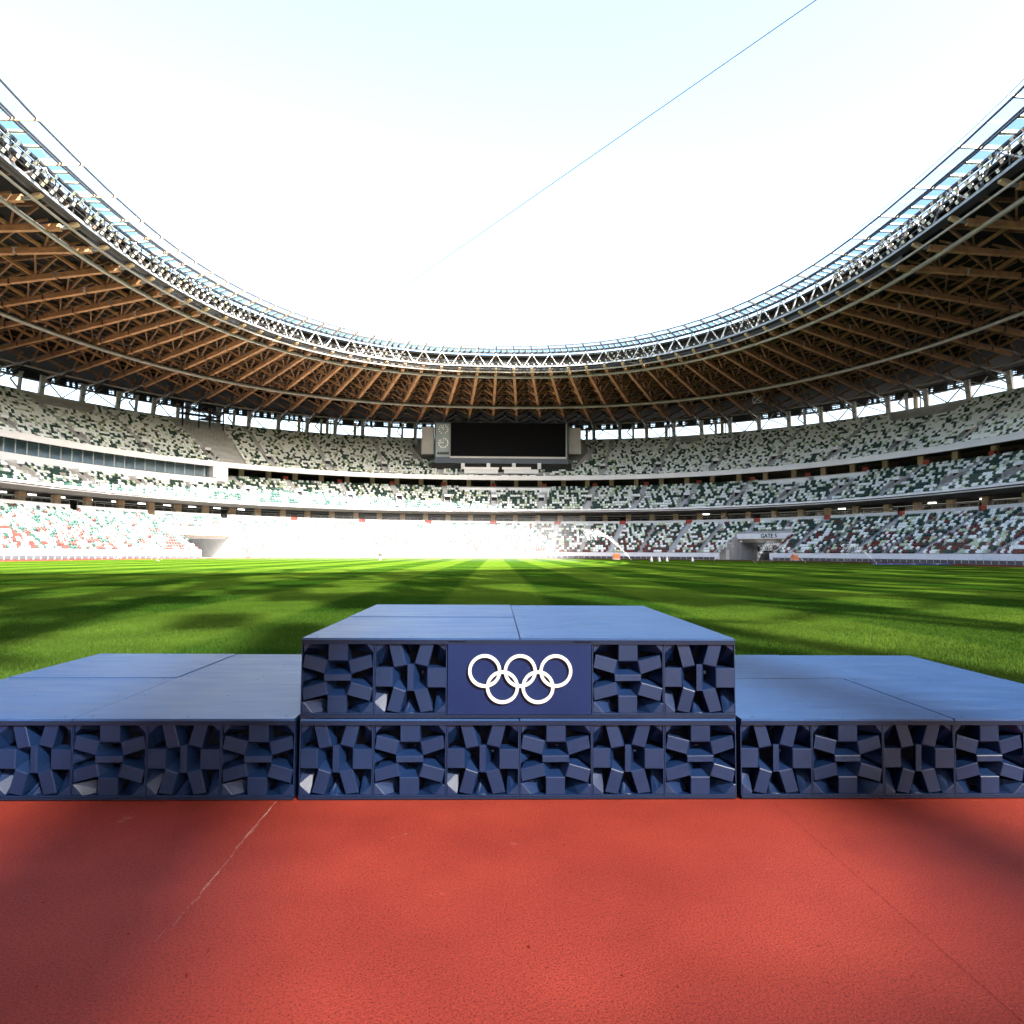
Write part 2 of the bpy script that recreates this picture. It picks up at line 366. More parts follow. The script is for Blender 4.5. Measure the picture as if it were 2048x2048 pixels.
def no_seat(T, j, s, u, v):
    if T is T1: return in_gate(s, T1['r0']+(j+.5)*(T1['r1']-T1['r0'])/13-.6)
    if T is T2:
        if u < 447 and j >= 7: return True
        for a, c in ((916, 1101), (1516, 1736)):
            if a < u < c and j >= 9: return True
        return False
    if SCR_L-4*(21-j)*.35-6 < u < SCR_R+4*(21-j)*.35+6 and j >= (4 if 860 < u < 1146 else 9): return True
    if 915 < u < 1086 and j in (1, 2): return True
    if 330+(22-j)*5.3 < u < 438+(22-j)*2.5: return True                       # camera deck without seats
    if j >= 17 and (35+(22-j)*9 < u < 190 or 1780 < u < 1955-(22-j)*9): return True
    if j >= 18 and 1360 < u < 1400: return True
    return False
def colour(T, j, N):
    x = rng.random(N); f = j/T['rows']
    if T is T1:
        red = np.clip(.80-1.35*f, .01, .66); p = [.35-.10*red, .13, .42*(1-red), .04]
    elif T is T2: p = [.40, .12, .45, .03]
    else: p = [.60-.10*(1-f), .12, .22+.12*(1-f), .05]
    c = np.cumsum(p); return np.where(x < c[0], 0, np.where(x < c[1], 1, np.where(x < c[2], 2, np.where(x < c[3], 3, 4 if T is T1 else 0))))
def seats(T, parent, AI, pitch, aw, name):
    n = T['rows']; dr = (T['r1']-T['r0'])/n; dz = (T['z1']-T['z0'])/n; out = []
    for j in range(n):
        r = T['r0']+(j+.55)*dr; z = T['z0']+j*dz
        k = (1+r/80.0); ss = np.arange(-SMAX, SMAX, pitch/S/k)
        ok = np.ones(len(ss), bool)
        for a in AI: ok &= np.abs(ss-a) > (aw+(.45 if (T is not T1 and 2 <= j <= 6) else 0))/S/k
        if T is T1: ok &= np.array([min(abs(s-(a+7.45)) for a in AI) > .55 for s in ss])
        p = P(ss, r, z); u, v = px(p)
        ok &= (u > -60) & (u < 2110)
        ok &= np.array([not no_seat(T, j, s, uu, vv) for s, uu, vv in zip(ss, u, v)])
        ss = ss[ok]; p = p[ok]
        # colour clumps
        cc = colour(T, j, len(ss))
        t = P(ss+.1, r, z)-P(ss-.1, r, z); a = np.arctan2(t[:, 1], t[:, 0])
        dist = np.hypot(p[:, 0], p[:, 1])
        out.append(np.column_stack([p, a, cc, dist]))
    D = np.concatenate(out); o = np.argsort(D[:, 5])
    near, rest = D[o[:300]], D[o[300:]]
    for q in near:
        # outward is +y of the seat: tangent runs to the right seen from inside
        place('seat', SEATME[int(q[4])], Matrix.Translation(q[:3]) @ Matrix.Rotation(q[3], 4, 'Z'), parent)
    N = len(rest); nv, nf = len(SV), len(SF); c, s = np.cos(rest[:, 3]), np.sin(rest[:, 3])
    jit = 1+.05*(rng.random(N)-.5)
    V = np.empty((N, nv, 3)); V[..., 0] = rest[:, 0, None]+c[:, None]*SV[:, 0]-s[:, None]*SV[:, 1]
    V[..., 1] = rest[:, 1, None]+s[:, None]*SV[:, 0]+c[:, None]*SV[:, 1]; V[..., 2] = rest[:, 2, None]+SV[:, 2]*jit[:, None]
    fl = np.concatenate([np.array(f) for f in SF]); fn = np.array([len(f) for f in SF])
    loops = (fl[None, :]+(np.arange(N)*nv)[:, None]).ravel().astype(np.int32); tot = np.tile(fn, N)
    st = np.concatenate([[0], np.cumsum(tot)[:-1]]).astype(np.int32)
    me = bpy.data.meshes.new(name); me.vertices.add(N*nv); me.vertices.foreach_set('co', V.ravel())
    me.loops.add(len(loops)); me.loops.foreach_set('vertex_index', loops); me.polygons.add(N*nf)
    me.polygons.foreach_set('loop_start', st)
    for m in SEATM: me.materials.append(M[m])
    me.polygons.foreach_set('material_index', np.repeat(rest[:, 4].astype(np.int32), nf)); me.update(); me.validate()
    ob = bpy.data.objects.new('far_seats', me); col.objects.link(ob); ob.parent = parent; ob['kind'] = 'stuff'
    return len(D)
print('seats', seats(T1, t1, A1, .62, .75, 'seats_lower'), seats(T2, t2, A2, .64, .70, 'seats_middle'), seats(T3, t3, A3, .62, .60, 'seats_upper'))

def stairway(T, s, parent, hw=.55):
    b = MB(); n = T['rows']; dr = (T['r1']-T['r0'])/n; dz = (T['z1']-T['z0'])/n
    for j in range(2*n):
        r = T['r0']+j*dr/2; z = T['z0']+j*dz/2
        if T is T1 and in_gate(s, r+.3): continue
        a, c = pv(s-hw, r, z+.06), pv(s+hw, r, z+.06); d, e = pv(s+hw, r+dr/2, z+.06), pv(s-hw, r+dr/2, z+.06)
        b.quad(a, c, d, e, 'stair'); up = Vector((0, 0, S*dz/2)); b.quad(a-Vector((0, 0, .07)), c-Vector((0, 0, .07)), c, a, 'stair'); b.quad(e, d, d+up, e+up, 'stair')
    b.build('stairway', parent)
def vomitory(T, s, parent, j0, j1):
    n = T['rows']; dr = (T['r1']-T['r0'])/n; dz = (T['z1']-T['z0'])/n
    r0, z0 = T['r0']+j0*dr, T['z0']+j0*dz; r1 = T['r0']+j1*dr; z1 = T['z0']+j1*dz+.25
    b = MB(); o = pv(s, r0, z0); t, nn = frame(s, r0); D = S*(r1-r0); Hh = zw(z1)-zw(z0)
    U = Vector((0, 0, 1))
    def bx(a0, a1, n0, n1, h0, h1, m):
        b.prism([o+t*a0+nn*n0+U*h0, o+t*a1+nn*n0+U*h0, o+t*a1+nn*n1+U*h0, o+t*a0+nn*n1+U*h0], U*(h1-h0), m)
    for sg in (-1, 1):
        b.prism([o+t*(sg*.80-.07)+nn*q[0]+U*q[1] for q in ((0, -.2), (D, -.2), (D, Hh+.25), (.5*D, Hh*.8), (0, .7))], t*.14, 'concrete')
    bx(-.73, .73, .50*D, D, Hh-.35, Hh+.25, 'parapet')
    bx(-.73, .73, .62*D, .66*D, -.3, Hh-.36, 'dark')  # black slab stands in for the shade inside the portal
    b.build('entrance_portal', parent)
for s in A1: stairway(T1, s, t1)
for s in A2:
    stairway(T2, s, t2)
    u = float(px(P(s, T2['r0'], T2['z0']))[0])
    vomitory(T2, s, t2, 3, 6)
for s in A3:
    u = float(px(P(s, 5, 21))[0])
    if SCR_L-25 < u < SCR_R+25: continue
    stairway(T3, s, t3); vomitory(T3, s, t3, 3, 6)

# fascias, soffits and concourses
b = MB(); band(b, .35, 17.35, .35, 18.35, 'fascia'); band(b, .35, 18.35, .62, 18.35, 'fascia'); band(b, .62, 18.35, .62, 17.9, 'fascia'); b.build('front_fascia', t3)
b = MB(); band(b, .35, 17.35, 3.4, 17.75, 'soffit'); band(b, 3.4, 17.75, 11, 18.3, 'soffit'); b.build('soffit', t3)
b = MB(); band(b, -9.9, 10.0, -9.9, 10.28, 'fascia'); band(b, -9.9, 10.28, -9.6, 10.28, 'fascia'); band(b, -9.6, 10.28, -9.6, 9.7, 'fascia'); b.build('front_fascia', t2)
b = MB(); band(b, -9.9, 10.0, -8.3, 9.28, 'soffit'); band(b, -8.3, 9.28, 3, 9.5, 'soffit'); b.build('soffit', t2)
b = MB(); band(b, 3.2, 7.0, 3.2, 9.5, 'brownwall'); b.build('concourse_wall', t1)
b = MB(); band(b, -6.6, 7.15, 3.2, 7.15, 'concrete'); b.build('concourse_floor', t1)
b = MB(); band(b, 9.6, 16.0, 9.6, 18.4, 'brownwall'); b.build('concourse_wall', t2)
b = MB(); band(b, 4.2, 16.25, 9.6, 16.25, 'concrete'); b.build('concourse_floor', t2)
# upper rim behind the last row of seats
b = MB(); band(b, 21.3, 29.3, 21.3, 29.75, 'concrete'); band(b, 21.3, 29.75, 22.9, 29.75, 'concrete'); band(b, 22.9, 29.75, 22.9, 18, 'concrete'); b.build('rim_wall', t3)
# dark shutters let into the concourse walls
for (T, r, z0, z1) in ((t1, 3.1, 7.15, 9.0), (t2, 9.5, 16.3, 18.0)):
    for s in np.arange(-112, 112, 5.2):
        if rng.random() < .62:
            wdt = 1.2+1.2*rng.random(); b = MB(); a, c = pv(s-wdt, r, z0), pv(s+wdt, r, z0); hh = Vector((0, 0, S*(z1-z0)*(.7+.3*rng.random())))
            b.quad(a, c, c+hh, a+hh, 'dark'); b.build('shutter', T)

# ------------------------------------------------------------------ stations (truss lines)
def local(s, r):
    s = s % LT; return np.array([(BB+r)*np.interp(s, _arc, _cc), (AA+r)*np.interp(s, _arc, _ss)])
def inner_walk(dist):
    q = 0.0; s = 0.0; p = local(0, -29)
    while q < dist:
        s += .02; c = local(s, -29); q += float(np.hypot(*(c-p))); p = c
    return s
gaps = [3.27]*5+[3.33]*6+[3.48, 3.48, 3.38, 3.62, 3.78, 3.49, 3.75, 3.76, 4.03, 4.86]
ST = []                                                # (inner point, direction) in plan metres, local
OY = 73.7-CY
acc = 0.0; pts = [local(0, -29)]
for g in gaps: acc += g; pts.append(local(inner_walk(acc), -29))
for k, p in enumerate(pts):
    for sg in ((1,) if k == 0 else (1, -1)):
        d = np.array([sg*p[0], p[1]-OY]); d /= np.hypot(*d)
        if k == 21: d = np.array([sg*1.0, 0.0])
        ST.append((np.array([sg*p[0], p[1]]), d, 'far'))
ylast = pts[-1][1]
for i in range(1, 6):
    y = ylast-5.35*i; x = (BB-29)*(1-(abs(y)/(AA-29))**NN)**(1/NN)
    for sg in (1, -1): ST.append((np.array([sg*x, y]), np.array([sg*1.0, 0.0]), 'far'))
ymin = y
for k, p in enumerate(pts):
    if -p[1] < ymin-3:
        for sg in ((1,) if k == 0 else (1, -1)):
            d = np.array([sg*p[0], -(p[1]-OY)]); d /= np.hypot(*d); ST.append((np.array([sg*p[0], -p[1]]), d, 'near'))
def rho_local(x, y):
    lo, hi = -60.0, 60.0
    for _ in range(36):
        m = (lo+hi)/2
        if (abs(x)/(BB+m))**NN+(abs(y)/(AA+m))**NN > 1: lo = m
        else: hi = m
    return m
class Station:
    def __init__(s, p, d, kind):
        s.p, s.d, s.kind = p, d, kind
        ts = np.linspace(-12, 90, 103); s.tr = np.array([rho_local(*(p+d*t)) for t in ts]); s.ts = ts
        o = np.argsort(s.tr); s.tr, s.ts = s.tr[o], s.ts[o]
    def at(s, r, z, side=0.0):
        t = float(np.interp(r, s.tr, s.ts)); q = s.p+s.d*t+np.array([s.d[1], -s.d[0]])*side
        if q[1] < 0: q = np.array([q[0], q[1]*(1+27.0/AA)])
        X = CX+q[0]*math.cos(PH)-q[1]*math.sin(PH); Y = CY+q[0]*math.sin(PH)+q[1]*math.cos(PH)
        return Vector((S*X, S*Y, zw(z)))
SL = [Station(*q) for q in ST]
def ang(st): return math.atan2(st.p[0], st.p[1]-(0 if abs(st.p[1]) < 1 else 0))
SL.sort(key=lambda st: math.atan2(st.p[0]/(BB-29), st.p[1]/(AA-29)))
NS = len(SL)
FAR = [st for st in SL if st.kind == 'far']
def in_view(p, m=120):
    u, v = px(np.array(p)); return (not np.isnan(u)) and -m < u < 2048+m and -m < v < 2048+m

# concourse columns
for st in FAR:
    for (T, r, z0, z1, wd) in ((t1, -4.6, 7.1, 9.42, 1.2), (t2, 5.6, 16.2, 17.95, 1.15)):
        a = st.at(r, z0); c = st.at(r, z1)
        if in_view(a): bar('column', a, c, wd, wd*.8, 'tan', T, up=Vector((*(st.at(r+1, z0)-a).normalized().to_tuple()[:2], 0)))
# parapets at the back of the lower tier, rail glass above
for i in range(len(A1)-1):
    s0, s1 = A1[i]+.75, A1[i+1]-.75
    b = MB(); band(b, -6.65, 7.0, -6.65, 7.95, 'parapet', s0=s0, s1=s1, n=8); band(b, -6.65, 7.95, -6.4, 7.95, 'parapet', s0=s0, s1=s1, n=8); band(b, -6.4, 7.95, -6.4, 7.0, 'parapet', s0=s0, s1=s1, n=8); b.build('back_parapet', t1)
    b = MB(); band(b, -6.5, 7.97, -6.5, 8.45, 'glass', s0=s0, s1=s1, n=8)
    for s in np.linspace(s0, s1, 9): b.beam(pv(s, -6.5, 7.95), pv(s, -6.5, 8.5), .05, .05, 'steel')
    q = P(np.linspace(s0, s1, 9), -6.5, 8.5)
    for a, c in zip(q[:-1], q[1:]): b.beam(a, c, .05, .06, 'steel')
    b.build('glass_railing', t1)
for s in A1:
    b = MB(); t, nn = frame(s, -6.3); o = pv(s, -6.3, 7.15); b.prism([o-t*.75, o+t*.75, o+t*.75+nn*.5, o-t*.75+nn*.5], (0, 0, 1.05), 'red')
    if float(px(np.array(o))[0]) > 540: b.build('aisle_head_panel', t1)
for s in A2:
    b = MB(); t, nn = frame(s, 4.6); o = pv(s, 4.6, 16.2); b.prism([o-t*.6, o+t*.6, o+t*.6+nn*.4, o-t*.6+nn*.4], (0, 0, 1.0), 'red')
    u = float(px(np.array(o))[0])
    if u > 470: b.build('aisle_head_panel', t2)
# white boxes standing in the upper rows of the middle tier
for u0, u1 in ((918, 1011), (1017, 1101), (1516, 1617), (1628, 1735)):
    s0, s1 = s_px(u0, 1.4, 15.4), s_px(u1, 1.4, 15.4)
    b = MB(); band(b, 1.4, 14.6, 1.4, 15.75, 'parapet', s0=s0, s1=s1, n=8); band(b, 1.4, 15.75, 1.75, 15.75, 'parapet', s0=s0, s1=s1, n=8); band(b, 1.75, 15.75, 1.75, 14.6, 'parapet', s0=s0, s1=s1, n=8); b.build('box_parapet', t2)
# glazed press boxes under the upper tier on the left
s0, s1 = s_px(-60, -1.0, 15), s_px(433, -1.0, 15)
b = MB(); band(b, -1.2, 13.4, -1.2, 15.0, 'parapet', s0=s0, s1=s1, n=40); band(b, -1.2, 15.0, -.8, 15.0, 'parapet', s0=s0, s1=s1, n=40); band(b, -.8, 15, -.8, 13.4, 'parapet', s0=s0, s1=s1, n=40); b.build('press_box_parapet', t2)
b = MB(); band(b, -.8, 14.6, 1.9, 14.6, 'concrete', s0=s0, s1=s1, n=40); b.build('press_box_floor', t2)
b = MB(); band(b, 3.4, 14.6, 3.4, 17.7, 'concrete', s0=s0, s1=s1, n=40); b.build('press_box_wall', t2)
k = 0
for s in np.arange(s0, s1-.9, 1.85):
    a, c = pv(s+.06, 1.9, 15.5), pv(s+1.79, 1.9, 15.5); hh = Vector((0, 0, S*2.05)); b = MB(); b.prism([a, c, c+hh, a+hh], frame(s, 1.9)[1]*.04, 'glassblue'); b.build('window_pane', t2)
    bar('mullion', pv(s, 1.9, 14.7), pv(s, 1.9, 17.6), .12, .16, 'steelw', t2)
    bar('desk', pv(s+.15, .6, 15.15), pv(s+1.65, .6, 15.15), .7, .35, 'darkpanel', t2)
b = MB(); a, c = pv(s1, .5, 14.6), pv(s1+2.9, .5, 14.6); b.prism([a, c, c+Vector((0, 0, S*3.1)), a+Vector((0, 0, S*3.1))], frame(s1, .5)[1]*3.0, 'fascia'); b.build('press_box_end_wall', t2)
# ceiling lamps in the concourse
M['lit'] = mat('lit', (.9, .9, .85)); _b = M['lit'].node_tree.nodes['Principled BSDF']; _b.inputs['Emission Color'].default_value = (1, .97, .9, 1); _b.inputs['Emission Strength'].default_value = 2.2
for s in list(np.arange(-108, -52, 4.9))+[47, 75, 92, 101]:
    o = pv(s, -2.5, 9.25); t, nn = frame(s, -2.5)
    if in_view(o): bar('ceiling_lamp', o-t*.75, o+t*.75, .22, .1, 'lit', t1)

# front wall of the lower tier
def gate_skip(s): return any(abs(((s-g+LT/2) % LT)-LT/2) < GHW for g in GATES.values())
b = MB()
for z0, z1, m in ((.45, 1.5, 'parapet'),):
    band(b, -18.5, z0, -18.5, z1, m, s0=-140, s1=140, n=560, skip=gate_skip)
band(b, -18.5, 1.5, -18.2, 1.5, 'parapet', s0=-140, s1=140, n=560, skip=gate_skip)
band(b, -18.2, 1.5, -18.2, .2, 'parapet', s0=-140, s1=140, n=560, skip=gate_skip)
band(b, -18.5, .45, -18.1, .45, 'parapet', s0=-140, s1=140, n=560, skip=gate_skip)
b.build('front_wall', t1)
b = MB(); band(b, -18.1, .1, -18.1, .46, 'darkpanel', s0=-140, s1=140, n=560, skip=gate_skip); b.build('recess_wall', t1)
BOARD = MB(); BOARD.box(-.5, .5, -.02, .02, 0, .55, 'darkpanel'); BOARDME = BOARD.mesh('board')
barrier = thing('perimeter_barrier', 'low dark board fence with white posts along the foot of the lower tier', 'fence', (0, 0, 0))
npst = 0
for s in np.arange(-136, 136, 1.45):
    if gate_skip(s) or gate_skip(s+1.45): continue
    a = pv(s, -19.1, 0); a.z = 0
    if not in_view(a, 30): continue
    c = pv(s+1.45, -19.1, 0); c.z = 0; up = Vector((0, 0, 1))
    if npst < 300: bar('post', a, a+up*.74, .08, .08, 'steelw', barrier); npst += 1
    d = (c-a); mid = (a+c)/2+up*.33
    bar('board', a+d.normalized()*.06+up*.33, c-d.normalized()*.06+up*.33, .03, .5, 'darkpanel', barrier)

def text_mesh(txt, size, m, name, mw, parent, depth=.03, bold=False):
    cu = bpy.data.curves.new('txt', 'FONT'); cu.body = txt; cu.size = size; cu.align_x = 'CENTER'; cu.align_y = 'CENTER'; cu.extrude = depth
    if bold: cu.offset = size*.018
    ob = bpy.data.objects.new('txt', cu); col.objects.link(ob); bpy.context.view_layer.update()
    me = bpy.data.meshes.new_from_object(ob.evaluated_get(bpy.context.evaluated_depsgraph_get())); bpy.data.objects.remove(ob)
    me.materials.clear(); me.materials.append(M[m]); return place(name, me, mw, parent)
def axes(o, x, y, z): return Matrix(((x.x, y.x, z.x, o.x), (x.y, y.y, z.y, o.y), (x.z, y.z, z.z, o.z), (0, 0, 0, 1)))

UP = Vector((0, 0, 1))
def gate(side, label, title):
    s = GATES[side]; o = pv(s, -18.6, 0); o.z = 0; t, n = frame(s, -18.6)
    g = thing('tunnel_gate', label, 'gate', tuple(o)); hw = GHW*S*.93
    def bx(name, a0, a1, n0, n1, z0, z1, m):
        b = MB(); b.prism([o+t*a0+n*n0+UP*z0, o+t*a1+n*n0+UP*z0, o+t*a1+n*n1+UP*z0, o+t*a0+n*n1+UP*z0], UP*(z1-z0), m); return b.build(name, g)
    zt, zl, dn = 5.6, 4.45, 8.6
    for sg in (-1, 1):
        b = MB(); b.prism([o+t*(sg*hw-.15)+n*q[0]+UP*q[1] for q in ((-.25, 0), (dn, 0), (dn, zt+.1), (-.25, 1.75))], t*.3, 'concrete'); b.build('retaining_wall', g)
    l = bx('lintel', -hw+.15, hw-.15, dn-1.0, dn-.4, zl, zt, 'parapet')
    bx('soffit_beam', -hw+.15, hw-.15, dn-.35, dn+.1, zl-.35, zl+.1, 'tan')
    bx('soffit_beam', -hw+.15, hw-.15, dn+.9, dn+1.4, zl-.75, zl+.1, 'concrete')
    bx('tunnel_ceiling', -hw, hw, dn+1.4, dn+16, zl-.6, zl-.2, 'concrete')
    bx('tunnel_wall', -hw, -hw+.3, dn+.02, dn+16, 0, zl-.62, 'concrete')
    bx('tunnel_wall', hw-.3, hw, dn+.02, dn+16, 0, zl-.62, 'concrete')
    bx('tunnel_wall', -hw+.32, hw-.32, dn+15, dn+15.4, 0, zl-.62, 'brownwall')
    if title: bx('door_jamb', hw*.35, hw*.35+1.0, dn-.5, dn+.0, 0, zl-.8, 'concrete')
    bx('side_door', -hw+.16, -hw+.2, dn*.42, dn*.42+1.1, 0.02, 2.1, 'white')
    if title:
        text_mesh('GATE 5', 1.15, 'dark', 'lettering', axes(o+n*(dn-1.04)+UP*((zl+zt)/2)+t*.9, t, UP, -n), g, .02, True)
        text_mesh('2020', 1.3, 'white', 'sign_lettering', axes(o+n*(dn+3.0)+UP*2.4-t*hw*.30, t, UP, -n), g, .03, True)
        bx('sign_board', -hw*.30-2.2, -hw*.30+2.2, dn+3.06, dn+3.12, 1.6, 3.2, 'dark')
    return g
gate('right', 'grey concrete tunnel entrance with GATE 5 lettering on its lintel', True)
gate('left', 'sunlit concrete tunnel entrance without lettering cut into the lower tier', False)

# ------------------------------------------------------------------ roof
BACK = 27.0
roof = thing('stadium_roof', 'ring roof of timber trusses with glass inner edge and floodlights', 'roof', (0, 0, 0))
def zlow(r): return 34.25+(r+28)*(32.5-34.25)/38.0
def zdeck(r): return np.interp(r, [-28.6, -20, 0, 14, 25], [37.15, 37.3, 37.3, 36.3, 35.0])
NEARY = 30.0                                           # unseen roof nearer than this gets glass set out to dapple the ground
def is_near(s):
    p = P(s, 0, 0); return p[1]/S < NEARY
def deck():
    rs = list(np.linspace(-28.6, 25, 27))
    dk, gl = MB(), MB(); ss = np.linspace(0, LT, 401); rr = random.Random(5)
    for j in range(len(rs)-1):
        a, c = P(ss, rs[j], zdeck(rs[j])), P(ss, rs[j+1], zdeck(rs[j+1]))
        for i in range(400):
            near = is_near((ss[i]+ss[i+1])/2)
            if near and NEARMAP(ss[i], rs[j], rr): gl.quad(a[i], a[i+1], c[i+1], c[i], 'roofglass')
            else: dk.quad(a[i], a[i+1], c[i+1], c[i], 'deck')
    dk.build('roof_deck', roof); gl.build('dapple_glazing', roof)
def NEARMAP(s, r, rr):                              # glass or solid panel, pattern made up to dapple sunlight on the ground
    q = P(s, r+2, zdeck(r+2)); h = q[2]/-LDIR.z; gx, gy = q[0]+LDIR.x*h, q[1]+LDIR.y*h; x = rr.random()
    if abs(gx) < 7 and -2 < gy < 11: return True
    return x < (.62 if gy < 16 else (.42 if gy < 30 else .24))
deck()
# purlins under the deck
for r in (-26, -24, -22, -20, -18, -16, -14, -12, -10, -8, -6, -4, -2, 0, 2, 4, 6, 8, 10, 13, 16):
    b = MB(); q = P(np.linspace(-115, 115, 200), r, zdeck(r)-.22)
    for a, c in zip(q[:-1], q[1:]): b.beam(a, c, .16, .26, 'timber2')
    b.build('purlin', roof)
# ring tubes
for nm, r, z, rad, m in (('ring_tube', -26, 33.8, .30, 'tube'), ('ring_tube', -5.4, 32.38, .34, 'tube'), ('ring_tube', 14.5, 32.3, .20, 'steel'), ('ring_tube', 22.3, 32.2, .16, 'steel')):
    b = MB()
    if r > 0: b.tube(P(np.linspace(-118, 118, 200), r, z), rad, m, 8)
    else: b.tube(ringpts(r, z, 260), rad, m, 8, True)
    if r in (-26, -5.4):
        b.tube(ringpts(r+.55, z+.5, 260), rad*.45, 'steeld', 6, True)
        q = P(np.linspace(-112, 112, 150), r, z)
        for a, c in zip(q, P(np.linspace(-112, 112, 150), r, z+.5)): b.beam(a, c, .3, .3, 'steeld')
    b.build(nm, roof)
# maintenance gantry beside the second ring
b = MB()
for dz in (0, .9):
    q = P(np.linspace(-112, 112, 150), -7.6, 33.5+dz)
    for a, c in zip(q[:-1], q[1:]): b.beam(a, c, .5 if dz == 0 else .06, .12 if dz == 0 else .06, 'steeld')
for s in np.arange(-112, 112, 1.6): b.beam(pv(s, -7.6, 33.5), pv(s, -7.6, 34.4), .05, .05, 'steeld')
b.build('gantry', roof)

def truss(i, st):
    near = st.kind == 'near'
    nb, na = SL[(i-1) % NS], SL[(i+1) % NS]
    t = bpy.data.objects.new('roof_truss', None); col.objects.link(t); t.parent = roof; b0 = st.at(-28, 32); t.location = b0; t['_w'] = tuple(b0)
    nodes = [-22.5, -16.5, -10.5, -4.5, 1.5, 6.5]+([] if near else [12.0, 17.0])
    segs = [(-27.6, -19.6), (-19.3, -13.2), (-12.9, -6.8), (-6.4, -.6), (-.2, 5.2), (5.5, 10.2)]
    mb = MB() if near else None
    def put(name, p, q, w_, h_, m):
        if near: mb.beam(p, q, w_, h_, m)
        else: bar(name, p, q, w_, h_, m, t)
    for a, c in segs: put('bottom_chord', st.at(a, zlow(a)), st.at(c, zlow(c)), .62, .72, 'timber')
    put('chord_core', st.at(-28.6, zlow(-28.6)), st.at(22.5, 32.5), .30, .34, 'steel')
    put('top_chord', st.at(-28, zlow(-28)+2.5), st.at(22.5, 35.0), .36, .5, 'timber2')
    for k, r in enumerate(nodes):
        base = st.at(r, zlow(r)+.25)
        for o in (na, nb):
            m = (st.at(r+3.0, zlow(r+3)+2.45)+o.at(r+3.0, zlow(r+3)+2.45))/2
            if (m-base).length > 9: continue
            d = m-base; put('web_strut', base+d*.08, base+d*.84, .36, .40, 'timber' if r < 8 else 'timber2'); put('strut_end', base+d*.84, m, .16, .16, 'steeld')
            if not near and r < 10:
                m2 = (st.at(r-2.6, zlow(r-2.6)+2.3)+o.at(r-2.6, zlow(r-2.6)+2.3))/2; d2 = m2-base; put('web_strut', base+d2*.1, base+d2*.86, .24, .28, 'timber2')
        m = st.at(r-3.0, zlow(r-3)+2.5); d = m-base
        put('web_strut', base+d*.1, base+d*.9, .34, .34, 'timber2')
    if not near:
        p = st.at(-19.45, zlow(-19.45)); bar('steel_joint', p-UP*.2, p+UP*.5, .66, .5, 'steelw' if i % 2 else 'steel', t)
        for r in (-13.05, -6.6, -.4, 5.35): p = st.at(r, zlow(r)); bar('steel_joint', p-UP*.36, p+UP*.42, .5, .4, 'steeld', t)
        for o in (na,):
            for r in nodes[:-1]:
                m = (st.at(r+3.0, zlow(r+3)+2.45)+o.at(r+3.0, zlow(r+3)+2.45))/2; bar('steel_node', m-UP*.3, m+UP*.3, .75, .75, 'steeld', t)
    else: mb.build('truss_frame', t)
    # inner end bracket
    p = st.at(-28.3, zlow(-28.3)); put2 = bar('end_bracket', p, st.at(-29.3, 34.7), .55, .5, 'tan', t)
    # outer steel: column and eave strut
    if not near:
        a = st.at(22.2, 29.7); bar('column', a, st.at(21.4, 33.2), 1.0, .9, 'colsteel', t)
        bar('eave_strut', st.at(12.5, zlow(10)), st.at(21.5, 30.9), .2, .24, 'steeld', t)
def shades_podium(st):                                # does this truss lie between the sun and the podium?
    for r in np.linspace(-28, 22, 60):
        p = st.at(r, 34); h = p.z/-LDIR.z; g = p+LDIR*h
        if abs(g.x) < 4.2 and 1.0 < g.y < 7.5: return True
    return False
for i, st in enumerate(SL):
    if st.kind == 'near' and shades_podium(st): continue
    truss(i, st)
# two unseen beams added overhead to cast shadow bands across the track
for (u0, v0, u1, v1, bw) in ((300, 1615, 20, 1950, .85), (1790, 1612, 2110, 1760, .46)):
    g0, g1 = ground(u0, v0), ground(u1, v1); k = zw(35.3)/-LDIR.z; d = (g1-g0).normalized()
    bar('shadow_beam', g0-LDIR*k-d*9, g0-LDIR*k+d*9, bw, .6, 'timber', roof)
# braces between the eave columns
for i, st in enumerate(SL):
    if st.kind != 'far': continue
    o = SL[(i+1) % NS]
    if o.kind != 'far': continue
    a0, a1, c0, c1 = st.at(22, 29.8), st.at(21.5, 33), o.at(22, 29.8), o.at(21.5, 33)
    if not (in_view(a0) or in_view(c0)): continue
    b = MB(); k = i % 3
    if k == 0: b.beam(a1, c0, .22, .22, 'colsteel'); b.beam(a1+(c1-a1)*.5, a0+(c0-a0)*.06, .2, .2, 'steel')
    elif k == 1:
        m = (a0+a1)/2+(c0-a0)*.28; b.beam(m, a1+(c1-a1)*.55, .28, .28, 'colsteel'); b.beam(m, a0+(c0-a0)*.5, .28, .28, 'colsteel'); b.beam(a0+(c0-a0)*.5, a1+(c1-a1)*.5, .6, .5, 'colsteel')
    else: b.beam(a1, a0+(c0-a0)*.5, .22, .22, 'steel'); b.beam(c1, a0+(c0-a0)*.5, .22, .22, 'steel')
    if rng.random() < .3:
        q = a0+(c0-a0)*.72; b.beam(q, q+UP*3.6, .8, .5, 'tan'); b.beam(q+(c0-a0)*.12, q+(c0-a0)*.12+UP*3.6, .2, .2, 'steeld')
    b.build('eave_brace', roof)
